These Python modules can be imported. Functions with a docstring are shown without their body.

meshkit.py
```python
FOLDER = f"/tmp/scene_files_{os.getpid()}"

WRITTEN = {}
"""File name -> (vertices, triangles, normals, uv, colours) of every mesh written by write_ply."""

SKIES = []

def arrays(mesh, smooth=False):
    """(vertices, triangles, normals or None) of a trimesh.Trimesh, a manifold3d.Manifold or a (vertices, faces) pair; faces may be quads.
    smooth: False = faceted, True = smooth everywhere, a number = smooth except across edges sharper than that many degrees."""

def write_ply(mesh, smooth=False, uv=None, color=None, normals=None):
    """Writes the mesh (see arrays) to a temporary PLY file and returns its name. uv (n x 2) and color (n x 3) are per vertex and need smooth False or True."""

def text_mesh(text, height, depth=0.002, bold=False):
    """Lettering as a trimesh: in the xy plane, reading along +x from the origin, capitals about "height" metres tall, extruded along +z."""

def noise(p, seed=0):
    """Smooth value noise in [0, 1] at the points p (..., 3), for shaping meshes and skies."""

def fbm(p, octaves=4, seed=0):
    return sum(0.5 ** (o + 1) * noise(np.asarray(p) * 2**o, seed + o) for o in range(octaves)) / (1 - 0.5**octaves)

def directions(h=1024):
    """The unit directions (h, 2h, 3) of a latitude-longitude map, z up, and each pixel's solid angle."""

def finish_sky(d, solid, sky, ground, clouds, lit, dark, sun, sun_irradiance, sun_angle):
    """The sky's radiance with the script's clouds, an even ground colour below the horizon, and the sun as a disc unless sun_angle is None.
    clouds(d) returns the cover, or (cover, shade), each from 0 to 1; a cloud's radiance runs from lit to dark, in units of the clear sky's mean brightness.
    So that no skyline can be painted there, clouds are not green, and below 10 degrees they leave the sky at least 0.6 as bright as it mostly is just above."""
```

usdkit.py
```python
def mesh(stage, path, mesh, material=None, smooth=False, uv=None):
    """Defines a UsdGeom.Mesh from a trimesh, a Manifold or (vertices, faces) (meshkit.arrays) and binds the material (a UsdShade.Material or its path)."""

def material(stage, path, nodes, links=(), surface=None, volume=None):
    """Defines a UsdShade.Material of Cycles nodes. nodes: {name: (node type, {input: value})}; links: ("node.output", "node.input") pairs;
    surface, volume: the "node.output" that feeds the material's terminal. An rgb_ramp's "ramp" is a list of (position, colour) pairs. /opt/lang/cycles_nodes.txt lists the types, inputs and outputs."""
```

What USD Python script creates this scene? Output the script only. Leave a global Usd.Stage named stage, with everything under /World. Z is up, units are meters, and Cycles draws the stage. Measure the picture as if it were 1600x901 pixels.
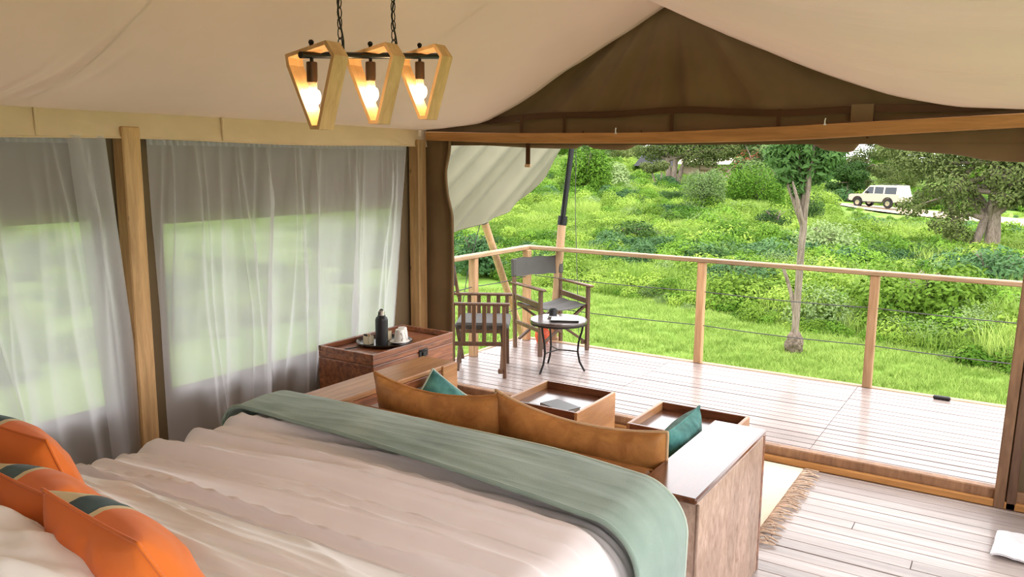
import math, random
import numpy as np, trimesh, usdkit, meshkit
import manifold3d as m3
from scipy.spatial import ConvexHull
from shapely.geometry import Polygon, box as sbox
from pxr import Usd, UsdGeom, UsdLux, UsdShade, Gf, Sdf, Vt

rng = np.random.default_rng(7)
stage = Usd.Stage.CreateInMemory()
UsdGeom.SetStageUpAxis(stage, 'Z'); UsdGeom.SetStageMetersPerUnit(stage, 1.0)
UsdGeom.Xform.Define(stage, '/World')

# ------------------------------------------------------------------ camera, sky, exposure
YAW, PITCH, ROLL, FPX, CAMZ = 0.566653, 0.158994, 0.0076648, 1254.75, 1.8
FW = np.array([-math.sin(YAW)*math.cos(PITCH), math.cos(YAW)*math.cos(PITCH), -math.sin(PITCH)])
_r = np.array([math.cos(YAW), math.sin(YAW), 0]); _u = np.cross(_r, FW)
RT = _r*math.cos(ROLL)+_u*math.sin(ROLL); UP = -_r*math.sin(ROLL)+_u*math.cos(ROLL)
cam = UsdGeom.Camera.Define(stage, '/World/camera')
cam.CreateHorizontalApertureAttr(36.0); cam.CreateVerticalApertureAttr(36.0*901/1600)
cam.CreateFocalLengthAttr(36.0*FPX/1600); cam.CreateClippingRangeAttr((0.05, 2000.0))
cam.AddTransformOp().Set(Gf.Matrix4d(*RT, 0, *UP, 0, *(-FW), 0, 0, 0, CAMZ, 1))
cam.CreateExposureAttr(0.06)
dome = UsdLux.DomeLight.Define(stage, '/World/sky_dome')
dome.CreateIntensityAttr(1.18); dome.CreateColorAttr((1.0, 0.985, 1.0))
sun = UsdLux.DistantLight.Define(stage, '/World/veiled_sun')      # the bright patch of the overcast sky, out beyond the deck
sun.CreateIntensityAttr(0.5); sun.CreateAngleAttr(35.0); sun.CreateColorAttr((1.0, 0.98, 0.96))
sun.AddRotateXYZOp().Set((-30, 0, -28))

# ------------------------------------------------------------------ prim helpers
_names = {}
def numbered(parent, name):
    k = (parent, name); n = _names.get(k, 0); _names[k] = n+1
    return name if n == 0 else f'{name}_{n:03d}'
def tag(p, label=None, cat=None, group=None, kind=None):
    for k, v in (('label', label), ('category', cat), ('group', group), ('kind', kind)):
        if v: p.SetCustomDataByKey(k, v)
    return p
def thing(name, label, cat, loc=(0, 0, 0), rotz=0, group=None, kind=None):
    path = '/World/'+numbered('/World', name)
    x = UsdGeom.Xform.Define(stage, path)
    x.AddTranslateOp().Set(Gf.Vec3d(*map(float, loc)))
    if rotz: x.AddRotateZOp().Set(float(rotz))
    return tag(x.GetPrim(), label, cat, group, kind)
def part(parent, name, mesh, mat, smooth=False, label=None, kind=None):
    pp = str(parent.GetPath())
    m = usdkit.mesh(stage, pp+'/'+numbered(pp, name), mesh, M[mat], smooth)
    return tag(m.GetPrim(), label, kind=kind)
def single(name, mesh, mat, label, cat, smooth=False, group=None, kind=None):
    m = usdkit.mesh(stage, '/World/'+numbered('/World', name), mesh, M[mat], smooth)
    return tag(m.GetPrim(), label, cat, group, kind)
def instancer(path, protos, pos, idx, scale, yaw, tilt=None):
    pi = UsdGeom.PointInstancer.Define(stage, path)
    pi.CreatePrototypesRel().SetTargets([Sdf.Path(p) for p in protos])
    pi.CreateProtoIndicesAttr(Vt.IntArray.FromNumpy(np.asarray(idx, np.int32)))
    pi.CreatePositionsAttr(Vt.Vec3fArray.FromNumpy(np.asarray(pos, np.float32)))
    s = np.asarray(scale, np.float32)
    if s.ndim == 1: s = np.repeat(s[:, None], 3, 1)
    pi.CreateScalesAttr(Vt.Vec3fArray.FromNumpy(s))
    q = [Gf.Quath(float(math.cos(a/2)), 0, 0, float(math.sin(a/2))) for a in yaw]
    pi.CreateOrientationsAttr(Vt.QuathArray(q))
    return pi.GetPrim()

# ------------------------------------------------------------------ shape helpers
cat = trimesh.util.concatenate
def hull(p):
    p = np.asarray(p, float); h = ConvexHull(p)
    m = trimesh.Trimesh(p, h.simplices, process=True); m.remove_unreferenced_vertices()
    m.fix_normals(); return m
def cbox(lo, hi, c=0.004):
    lo, hi = np.minimum(lo, hi).astype(float), np.maximum(lo, hi).astype(float)
    c = min(c, 0.49*float((hi-lo).min())); P = []
    for sx in (0, 1):
        for sy in (0, 1):
            for sz in (0, 1):
                s = np.array([sx, sy, sz]); q = np.where(s, hi, lo); d = np.where(s, -c, c)
                for k in range(3):
                    v = q+d; v[k] = q[k]; P.append(v)
    return hull(P)
def frame_of(t):
    t = t/np.linalg.norm(t); a = np.array([0, 0, 1.0]) if abs(t[2]) < .9 else np.array([1.0, 0, 0])
    n = np.cross(a, t); n /= np.linalg.norm(n); return n, np.cross(t, n)
def bar(a, b, w, h, c=0.003, up=None):
    """a board from a to b: w wide (sideways), h thick (along up)"""
    a, b = np.asarray(a, float), np.asarray(b, float); t = b-a; L = np.linalg.norm(t); t /= L
    if up is None: n, u = frame_of(t)
    else:
        u = np.asarray(up, float); u = u-t*(u@t); u /= np.linalg.norm(u); n = np.cross(u, t)
    m = cbox((0, -w/2, -h/2), (L, w/2, h/2), c)
    T = np.eye(4); T[:3, 0] = t; T[:3, 1] = n; T[:3, 2] = u; T[:3, 3] = a
    m.apply_transform(T); return m
def tube(pts, r, n=8, closed=False):
    p = np.asarray(pts, float); k = len(p); rr = np.broadcast_to(np.asarray(r, float), (k,))
    if closed: T = np.roll(p, -1, 0)-np.roll(p, 1, 0)
    else: T = np.gradient(p, axis=0)
    T /= np.linalg.norm(T, axis=1)[:, None]+1e-12
    nn, _ = frame_of(T[0]); N = []
    for t in T:
        nn = nn-t*(nn@t); nn /= np.linalg.norm(nn); N.append(nn.copy())
    N = np.array(N); B = np.cross(T, N); a = np.linspace(0, 2*np.pi, n, endpoint=False)
    V = (p[:, None]+rr[:, None, None]*(np.cos(a)[None, :, None]*N[:, None]+np.sin(a)[None, :, None]*B[:, None])).reshape(-1, 3)
    F = []
    for i in range(k if closed else k-1):
        j = (i+1) % k
        for q in range(n):
            q2 = (q+1) % n
            F += [(i*n+q, i*n+q2, j*n+q2), (i*n+q, j*n+q2, j*n+q)]
    if not closed:
        V = np.vstack([V, p[0], p[-1]]); e = len(V)
        for q in range(n):
            q2 = (q+1) % n
            F += [(e-2, q2, q), (e-1, (k-1)*n+q, (k-1)*n+q2)]
    return trimesh.Trimesh(V, F, process=False)
def lathe(prof, n=28, at=(0, 0, 0)):
    p = np.asarray(prof, float); a = np.linspace(0, 2*np.pi, n, endpoint=False)
    V = np.stack([p[:, 0][:, None]*np.cos(a), p[:, 0][:, None]*np.sin(a), np.repeat(p[:, 1][:, None], n, 1)], -1).reshape(-1, 3)
    F = []
    for i in range(len(p)-1):
        for q in range(n):
            q2 = (q+1) % n
            F += [(i*n+q, i*n+q2, (i+1)*n+q2), (i*n+q, (i+1)*n+q2, (i+1)*n+q)]
    return trimesh.Trimesh(V+np.asarray(at, float), F, process=False)
def gridf(m, n):
    i, j = np.meshgrid(np.arange(m-1), np.arange(n-1), indexing='ij'); a = (i*n+j).ravel()
    return np.vstack([np.c_[a, a+n, a+n+1], np.c_[a, a+n+1, a+1]])
def sheet(G, t=0.0):
    """a cloth from a grid of points (m, n, 3); with t a closed slab of that thickness"""
    m, n, _ = G.shape; F = gridf(m, n); V = G.reshape(-1, 3)
    if t == 0: return trimesh.Trimesh(V, F, process=False)
    du, dv = np.gradient(G, axis=0), np.gradient(G, axis=1)
    N = np.cross(du, dv).reshape(-1, 3); N /= np.linalg.norm(N, axis=1)[:, None]+1e-12
    rim = np.concatenate([np.arange(n), n-1+n*np.arange(1, m), (m-1)*n+np.arange(n-2, -1, -1), n*np.arange(m-2, 0, -1)])
    k = m*n; r2 = np.roll(rim, -1)
    return trimesh.Trimesh(np.vstack([V, V-N*t]), np.vstack([F, F[:, ::-1]+k, np.c_[rim, rim+k, r2+k], np.c_[rim, r2+k, r2]]), process=False)
def extr(poly, h, T=None):
    m = trimesh.creation.extrude_polygon(poly, h, engine='earcut')
    if T is not None: m.apply_transform(T)
    return m
XZ = np.array([[1, 0, 0, 0], [0, 0, -1, 0], [0, 1, 0, 0], [0, 0, 0, 1.0]])       # xy drawing -> xz, extruded towards -y
YZ = np.array([[0, 0, 1, 0], [1, 0, 0, 0], [0, 1, 0, 0], [0, 0, 0, 1.0]])       # xy drawing -> yz, extruded towards +x
def moved(m, d): m = m.copy(); m.apply_translation(d); return m
def rot(m, ang, ax, pt=(0, 0, 0)):
    m = m.copy(); m.apply_transform(trimesh.transformations.rotation_matrix(math.radians(ang), ax, pt)); return m
def nz(p, s=1.0, seed=0, o=3): return meshkit.fbm(np.asarray(p, float)*s+31.7, o, seed)-0.5
def ground(x, y):
    x, y = np.asarray(x, float), np.asarray(y, float); R = np.hypot(x, y); az = np.degrees(np.arctan2(-x, np.maximum(y, 1e-3)))
    far = np.interp(az, [-10, 0, 8, 14, 21, 28, 37, 60, 90], [-2.2, -2.15, -2.05, -1.3, -0.1, 0.6, 0.9, 0.6, 0.2])
    t = np.clip((R-14)/46, 0, 1); t = t*t*(3-2*t)
    return -0.7+(far+0.7)*t+np.clip(R-60, 0, 200)*.03*np.interp(az, [12, 22], [0, 1])+np.clip(R-84, 0, 200)*.04*np.interp(az, [12, 22], [1, 0])
def at(px, py, R):
    """the point R metres away (over the ground) in the direction of a pixel of the photograph"""
    d = FW+RT*(px-800)/FPX-UP*(py-450.5)/FPX; return np.array([0, 0, CAMZ])+d*R/math.hypot(d[0], d[1])

# ------------------------------------------------------------------ materials
M = {}
def mat(name, nodes, links, surface): M[name] = usdkit.material(stage, '/World/Looks/'+name, nodes, links, surface=surface)
def plain(name, col, rough=.5, metal=0, **k):
    mat(name, {'p': ('principled_bsdf', dict(base_color=col, roughness=rough, metallic=metal, **k))}, [], 'p.BSDF')
def wood(name, c0, c1, *, kn=0, grain=(1, 1, 1), rough=.5, coat=0, scale=7.0, vary=.22, bump=.15, knots=True, spec=.5, ior=1.5):
    """grain: how stretched the noise is per axis (small = long along that axis)"""
    N = {'tc': ('texture_coordinate', {}), 'map': ('mapping', {'scale': grain}),
         'oi': ('object_info', {}), 'sh': ('vector_math', {'math_type': 'add'}), 'mu': ('vector_math', {'math_type': 'scale', 'vector1': (7.3, 3.1, 5.7)}),
         'n': ('noise_texture', {'scale': scale, 'detail': 6.0, 'roughness': .6, 'distortion': .6}),
         'r': ('rgb_ramp', {'ramp': [(.28, c0), (.5, tuple(.5*(a+b) for a, b in zip(c0, c1))), (.72, c1)]}),
         'n2': ('noise_texture', {'scale': scale*.22, 'detail': 2.0}),
         'm2': ('map_range', {'from_min': .3, 'from_max': .7, 'to_min': 1-vary, 'to_max': 1+vary*.6}),
         'mr': ('map_range', {'from_min': 0., 'from_max': 1., 'to_min': 1-vary, 'to_max': 1+vary}),
         'mm': ('math', {'math_type': 'multiply'}),
         'v': ('hsv', {}), 'b': ('bump', {'strength': bump, 'distance': .004}),
         'p': ('principled_bsdf', {'roughness': rough, 'coat_weight': coat, 'coat_roughness': .12, 'specular_ior_level': spec, 'ior': ior})}
    L = [('tc.object', 'sh.vector1'), ('oi.random', 'mu.scale'), ('mu.vector', 'sh.vector2'), ('sh.vector', 'map.vector'), ('map.vector', 'n.vector'), ('map.vector', 'n2.vector'),
         ('n.fac', 'r.fac'), ('n2.fac', 'm2.value'), ('oi.random', 'mr.value'), ('m2.result', 'mm.value1'), ('mr.result', 'mm.value2'), ('mm.value', 'v.value'), ('r.color', 'v.color'), ('v.color', 'p.base_color'),
         ('n.fac', 'b.height'), ('b.normal', 'p.normal')]
    if kn:
        N['vm'] = ('mapping', {'scale': (1, 1, .55)}); N['vo'] = ('voronoi_texture', {'scale': kn, 'randomness': 1.0}); N['vr'] = ('map_range', {'from_min': .04, 'from_max': .11, 'to_min': .35, 'to_max': 1.0, 'clamp': True})
        N['vx'] = ('math', {'math_type': 'multiply'})
        L = [l for l in L if l != ('mm.value', 'v.value')]+[('tc.object', 'vm.vector'), ('vm.vector', 'vo.vector'), ('vo.distance', 'vr.value'), ('vr.result', 'vx.value1'), ('mm.value', 'vx.value2'), ('vx.value', 'v.value')]
    mat(name, N, L, 'p.BSDF')
def cloth(name, col, rough=.9, weave=420, vary=.1, bump=.25, sheen=.2, trans=0.0, big=3.0, col2=None):
    N = {'tc': ('texture_coordinate', {}), 'n': ('noise_texture', {'scale': big, 'detail': 5.0, 'roughness': .55}),
         'r': ('rgb_ramp', {'ramp': [(.3, tuple(c*(1-vary) for c in col)), (.7, col2 or tuple(min(1, c*(1+vary)) for c in col))]}),
         'w': ('noise_texture', {'scale': weave, 'detail': 1.0}), 'b': ('bump', {'strength': bump, 'distance': .0015}),
         'p': ('principled_bsdf', {'roughness': rough, 'sheen_weight': sheen, 'specular_ior_level': .2})}
    L = [('tc.object', 'n.vector'), ('tc.object', 'w.vector'), ('n.fac', 'r.fac'), ('r.color', 'p.base_color'), ('w.fac', 'b.height'), ('b.normal', 'p.normal')]
    out = 'p.BSDF'
    if trans:
        N['t'] = ('translucent_bsdf', {}); N['x'] = ('mix_closure', {'fac': trans}); L += [('r.color', 't.color'), ('p.BSDF', 'x.closure1'), ('t.BSDF', 'x.closure2')]; out = 'x.closure'
    mat(name, N, L, out)
def leafy(name, c0, c1, trans=.26, scale=1.2, rough=.55):
    N = {'g': ('geometry', {}), 'oi': ('object_info', {}), 'n': ('noise_texture', {'scale': scale, 'detail': 4.0, 'roughness': .7}), 'ad': ('math', {'math_type': 'multiply_add', 'value2': .5, 'value3': 0.}),
         'a2': ('math', {'math_type': 'multiply_add', 'value2': .55}),
         'r': ('rgb_ramp', {'ramp': [(.18, c0), (.8, c1)]}), 'p': ('principled_bsdf', {'roughness': rough, 'specular_ior_level': .05}), 't': ('translucent_bsdf', {}), 'x': ('mix_closure', {'fac': trans})}
    L = [('g.position', 'n.vector'), ('oi.random', 'ad.value1'), ('n.fac', 'a2.value1'), ('ad.value', 'a2.value3'), ('a2.value', 'r.fac'), ('r.color', 'p.base_color'), ('r.color', 't.color'), ('p.BSDF', 'x.closure1'), ('t.BSDF', 'x.closure2')]
    mat(name, N, L, 'x.closure')

cloth('liner', (.835, .69, .59), trans=.18, vary=.03, weave=300, bump=.1, big=1.5)
cloth('valance_cloth', (.80, .60, .39), trans=.1, vary=.06, bump=.2)
cloth('brown_canvas', (.20, .125, .06), vary=.12, bump=.3, trans=.06, sheen=.05)
cloth('dark_band', (.085, .04, .018), vary=.15, sheen=0)
cloth('wall_canvas', (.20, .142, .078), vary=.08, bump=.3, trans=.10, sheen=.05)
cloth('olive_canvas', (.26, .245, .165), vary=.06, bump=.3, trans=.15)
cloth('linen', (.92, .845, .86), vary=.03, weave=500, bump=.12, sheen=.15)
cloth('pillow_linen', (.91, .885, .88), vary=.02, bump=.1)
cloth('sage', (.26, .36, .31), vary=.12, weave=240, bump=.5, col2=(.36, .46, .40))
cloth('sage_edge', (.50, .58, .50), vary=.1)
cloth('orange_cloth', (.82, .19, .03), vary=.07, weave=380, bump=.2)
cloth('teal_dark', (.035, .085, .09), vary=.3, big=14)
cloth('cream_cloth', (.66, .55, .32), vary=.1)
cloth('teal_cloth', (.045, .20, .19), vary=.35, weave=200, bump=.5, big=16, col2=(.11, .33, .30))
cloth('hide', (.52, .40, .33), vary=.2, big=18)
cloth('chair_canvas', (.10, .095, .088), vary=.15, rough=.75, sheen=.1)
cloth('rug_cream', (.80, .72, .55), vary=.08, weave=120, bump=.7)
cloth('rug_fringe', (.62, .46, .34), vary=.25, big=30)
cloth('towel', (.80, .80, .83), vary=.03, weave=160, bump=.6)
cloth('tan_wall', (.40, .31, .235), vary=.05)
wood('pine', (.42, .24, .095), (.68, .42, .19), grain=(5, 5, .5), rough=.6, kn=8)
wood('pine_x', (.34, .15, .04), (.52, .25, .075), grain=(.5, 5, 5), rough=.5)
wood('rail_x', (.38, .22, .11), (.62, .42, .25), grain=(.5, 6, 6), rough=.55)
wood('rail_y', (.38, .22, .11), (.62, .42, .25), grain=(6, .5, 6), rough=.55)
wood('rail_post', (.38, .20, .09), (.60, .37, .20), grain=(6, 6, .5), rough=.55)
wood('deck_wood', (.26, .20, .18), (.385, .31, .28), grain=(.35, 6, 6), rough=.38, vary=.12, coat=.25, bump=.1)
wood('floor_wood', (.36, .295, .27), (.54, .475, .45), grain=(.35, 6, 6), rough=.40, vary=.16, coat=.25, ior=1.5, bump=.1)
wood('redwood', (.085, .024, .010), (.44, .155, .06), grain=(6, .6, 6), rough=.35, coat=.35, scale=6)
wood('redwood_x', (.085, .024, .010), (.30, .10, .04), grain=(.6, 6, 6), rough=.35, coat=.35, scale=6)
wood('jamb_wood', (.20, .10, .05), (.36, .20, .105), grain=(5, 5, 1), rough=.6)
wood('boxwood', (.40, .17, .055), (.64, .33, .14), grain=(6, .6, 3), rough=.4, coat=.2, scale=6)
wood('arm_top', (.07, .022, .010), (.17, .06, .026), grain=(6, .6, 6), rough=.20, coat=.7, scale=6, ior=1.55, bump=.05)
wood('table_dark', (.035, .022, .018), (.08, .05, .04), grain=(6, .6, 6), rough=.28, coat=.8, scale=6, ior=1.8)
wood('lamp_wood', (.60, .34, .14), (.82, .52, .26), grain=(4, 4, .8), rough=.55, vary=.08)
wood('chair_wood', (.085, .043, .024), (.19, .10, .055), grain=(5, 5, .6), rough=.45)
wood('pole_wood', (.50, .30, .16), (.68, .46, .28), grain=(6, 6, .5), rough=.6)
wood('leather', (.36, .135, .035), (.62, .28, .08), grain=(1, 1, 1), rough=.42, scale=14, vary=.2, bump=.25)
wood('leather_dk', (.27, .11, .035), (.46, .20, .06), grain=(1, 1, 1), rough=.45, scale=14, vary=.2, bump=.25)
wood('leather_side', (.30, .18, .12), (.56, .40, .31), grain=(2, 2, 1), rough=.38, scale=16, vary=.2, bump=.2)
wood('burl_bark', (.05, .035, .025), (.26, .20, .15), grain=(2, 2, 2), rough=.9, scale=22, bump=1.0)
wood('bark', (.12, .085, .06), (.38, .31, .25), grain=(3, 3, .5), rough=.9, scale=14, bump=.5)
plain('piping', (.62, .40, .22), .5)
plain('iron', (.02, .018, .017), .45, .4)
plain('black_metal', (.012, .012, .013), .35, .5)
plain('matt_black', (.012, .012, .014), .42)
plain('steel', (.75, .72, .68), .25, 1)
plain('bronze', (.10, .06, .035), .38, .7)
plain('ceramic', (.86, .83, .78), .18)
plain('cream_card', (.78, .68, .47), .6)
plain('dark_lacquer', (.02, .012, .01), .2, coat_weight=.5)
plain('white_paint', (.85, .85, .85), .5)
plain('book_dark', (.03, .028, .028), .35)
plain('page', (.85, .83, .8), .7)
plain('brass', (.25, .2, .14), .4, .9)
plain('red_plastic', (.75, .10, .03), .45)
plain('rope', (.10, .10, .10), .8)
plain('grey_tape', (.12, .12, .13), .6)
plain('car_paint', (.55, .49, .395), .3, coat_weight=.5)
plain('rubber', (.02, .02, .02), .8)
plain('car_glass', (.03, .04, .05), .08)
plain('car_trim', (.03, .03, .03), .6)
plain('roof_dark', (.03, .03, .035), .8)
plain('track_dirt', (.50, .36, .25), .95)
plain('red_flower', (.35, .10, .05), .8)
mat('bulb', {'e': ('emission', {'color': (1.0, .72, .40), 'strength': 55.0})}, [], 'e.emission')
mat('net', {'t': ('transparent_bsdf', {}), 'd': ('diffuse_bsdf', {'color': (.25, .25, .23)}), 'x': ('mix_closure', {'fac': .26})}, [('t.BSDF', 'x.closure1'), ('d.BSDF', 'x.closure2')], 'x.closure')
mat('sheer', {'t': ('transparent_bsdf', {}), 'd': ('diffuse_bsdf', {'color': (.76, .74, .755)}), 'l': ('translucent_bsdf', {'color': (.86, .86, .88)}),
              'w': ('layer_weight', {'blend': .5}), 'mr': ('map_range', {'from_min': .05, 'from_max': .75, 'to_min': .70, 'to_max': .97, 'clamp': True}),
              'y': ('mix_closure', {'fac': .62}), 'x': ('mix_closure', {})},      # a thin weave covers more the more obliquely it is crossed
    [('d.BSDF', 'y.closure1'), ('l.BSDF', 'y.closure2'), ('t.BSDF', 'x.closure1'), ('y.closure', 'x.closure2'), ('w.facing', 'mr.value'), ('mr.result', 'x.fac')], 'x.closure')
leafy('leaf_bright', (.06, .15, .01), (.37, .52, .085))
leafy('leaf_mid', (.04, .12, .010), (.21, .38, .045))
leafy('leaf_dark', (.022, .06, .014), (.10, .19, .045))
leafy('leaf_grey', (.10, .17, .05), (.32, .43, .17))
leafy('leaf_olive', (.04, .065, .015), (.32, .38, .13))
leafy('leaf_teal', (.03, .085, .03), (.14, .27, .10))
leafy('leaf_tree', (.025, .07, .02), (.14, .27, .075))
leafy('grass_blade', (.14, .26, .03), (.42, .55, .14), scale=.8)
leafy('grass_tall', (.15, .29, .035), (.42, .54, .13), scale=.6)
mat('turf', {'g': ('geometry', {}), 'n': ('noise_texture', {'scale': .7, 'detail': 8., 'roughness': .7}), 'r': ('rgb_ramp', {'ramp': [(.3, (.08, .17, .025)), (.5, (.17, .29, .045)), (.7, (.30, .42, .11))]}), 'p': ('principled_bsdf', {'roughness': .9, 'specular_ior_level': .1})},
    [('g.position', 'n.vector'), ('n.fac', 'r.fac'), ('r.color', 'p.base_color')], 'p.BSDF')

# ------------------------------------------------------------------ the tent shell
XL, YF, RX = -3.915, 4.80, -1.94       # left wall, front wall, ridge
YB = -1.6
CX = np.array([-3.915, -3.769, -3.335, -3.065, -2.57, -2.2, -1.94, -1.65, -1.327, -.969, -.637, -.332, -.054, .25, .6])
CZ = np.array([2.016, 2.018, 2.052, 2.139, 2.401, 2.59, 2.722, 2.575, 2.424, 2.268, 2.150, 2.088, 2.066, 2.06, 2.06])
from scipy.interpolate import PchipInterpolator
_cl, _cr = PchipInterpolator(CX[:7], CZ[:7]), PchipInterpolator(CX[6:], CZ[6:])
def ceil_front(x): return np.where(x < RX, _cl(np.clip(x, XL, RX)), _cr(np.clip(x, RX, .6)))
def ceil_z(x, y):
    """front edge hangs in a catenary; further in the liner is pulled tauter"""
    f = ceil_front(x); d = np.clip((YF-.06-y)/1.6, 0, 1); d = d*d*(3-2*d)
    u = np.where(x < RX, (x-XL)/(RX-XL), (.6-x)/(.6-RX))
    taut = np.where(x < RX, 2.016+(2.722-2.016)*u, 2.06+(2.722-2.06)*u)
    return f+(taut-f)*.30*d
def ceil_sheet(x0, x1, seed):
    xs = np.linspace(x0, x1, 90); ys = np.concatenate([np.linspace(YF-.05, 3.9, 40), np.linspace(3.89, 1.5, 210), np.linspace(1.46, YB, 40)])
    X, Y = np.meshgrid(xs, ys, indexing='ij'); Z = ceil_z(X, Y)
    edge = np.clip(np.minimum(X-x0, x1-X)/.25, 0, 1)
    Z = Z+edge*(.030*nz(np.stack([X*1.0, Y*.9, X*0], -1), 1.3, seed)+.012*nz(np.stack([X*1.2+Y*.9, (Y-X)*3.0, X*0], -1), 2.0, seed+5))
    for cx_, cy_, lx, wy, am in ((-3.35, 1.80, .38, .020, .016), (-3.42, 1.70, .30, .016, -.010), (-3.3, 1.93, .3, .02, .008), (.15, 2.10, .55, .018, .010), (.1, 2.22, .6, .02, -.008), (.2, 2.36, .5, .018, .010), (.15, 1.98, .5, .02, .009), (-.55, 3.52, .5, .02, .010), (-.9, 3.75, .5, .02, .008), (0, 3.46, .5, .02, .009)):
        Z = Z+am*np.exp(-((X-cx_)/lx)**2-((Y-cy_-.04*(X-cx_))/wy)**2)
    return np.stack([X, Y, Z], -1)
ceil = thing('ceiling', 'cream canvas tent liner sagging from the ridge to both eaves', 'ceiling', kind='structure')
GL, GR = ceil_sheet(XL, RX, 3), ceil_sheet(RX, .6, 11)
part(ceil, 'liner_panel', sheet(GL, -.004), 'liner', True)
part(ceil, 'liner_panel', sheet(GR, -.004), 'liner', True)
for G, off in ((GL, 3), (GR, 3)):
    part(ceil, 'hem', sheet(np.stack([G[:, 0]+[0, -.002, .004], G[:, 0]+[0, -.004, -.006], G[:, 2]+[0, 0, -.006], G[:, 2]+[0, -.004, .001]], 1), 0), 'liner', True)
from scipy.interpolate import RegularGridInterpolator
for G, x0, x1 in ((GL, XL+.05, RX-.01), (GR, RX+.01, .58)):
    zi = RegularGridInterpolator((G[:, 0, 0], G[0, ::-1, 1]), G[:, ::-1, 2])
    for k, yy in enumerate((.36, 1.85, 3.40)):
        x = np.linspace(x0, x1, 90); y = yy+.02*np.sin(x*1.3+k)
        part(ceil, 'seam', tube(np.c_[x, y, zi(np.c_[x, y])-.001], .0028, 5), 'liner', True)
# left canvas wall with its two net windows
wl = thing('wall_left', 'brown canvas tent wall behind the sheer curtains', 'wall', kind='structure')
wins = [(1.30, 2.29, .50, 1.50), (2.63, 4.56, .50, 1.46)]
pol = sbox(YB, 0.0, YF+.02, 2.06)
for y0, y1, z0, z1 in wins: pol = pol.difference(sbox(y0, z0, y1, z1))
part(wl, 'canvas', extr(pol, .012, YZ @ np.eye(4)).apply_translation((XL-.035, 0, 0)), 'wall_canvas')
for y0, y1, z0, z1 in wins:      # canvas blind rolled up above each window
    ys = np.linspace(y0-.05, y1+.05, 40); part(wl, 'rolled_blind', tube(np.c_[np.full(40, XL-.10), ys, z1+.03+.012*np.sin(ys*7)], .05, 12), 'wall_canvas', True)
for k, (y0, y1, z0, z1) in enumerate(wins):
    w = thing(f'window_{k+1}', ['net window in the canvas behind the left curtain', 'wide net window in the canvas behind the right curtain'][k], 'window', kind='structure')
    part(w, 'net', cbox((XL-.043, y0-.01, z0-.01), (XL-.041, y1+.01, z1+.01), 0), 'net')
    for a, b in (((y0, z0-.02), (y1, z0+.02)), ((y0, z1-.02), (y1, z1+.02)), ((y0-.02, z0), (y0+.02, z1)), ((y1-.02, z0), (y1+.02, z1))):
        part(w, 'binding', cbox((XL-.040, a[0], a[1]), (XL-.018, b[0], b[1]), .003), 'wall_canvas')

fr_ = np.stack(np.meshgrid(np.linspace(0, 1, 12), np.linspace(YB, YF+.1, 40), indexing='ij'), -1)
single('fly_roof', sheet(np.stack([XL-.05-.75*fr_[..., 0], fr_[..., 1], 2.16-.28*fr_[..., 0]-.03*np.sin(fr_[..., 1]*2.4)*fr_[..., 0]], -1), .006), 'olive_canvas', 'canvas fly roof eave reaching out over the left tent wall', 'roof', True, kind='structure')

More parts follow.
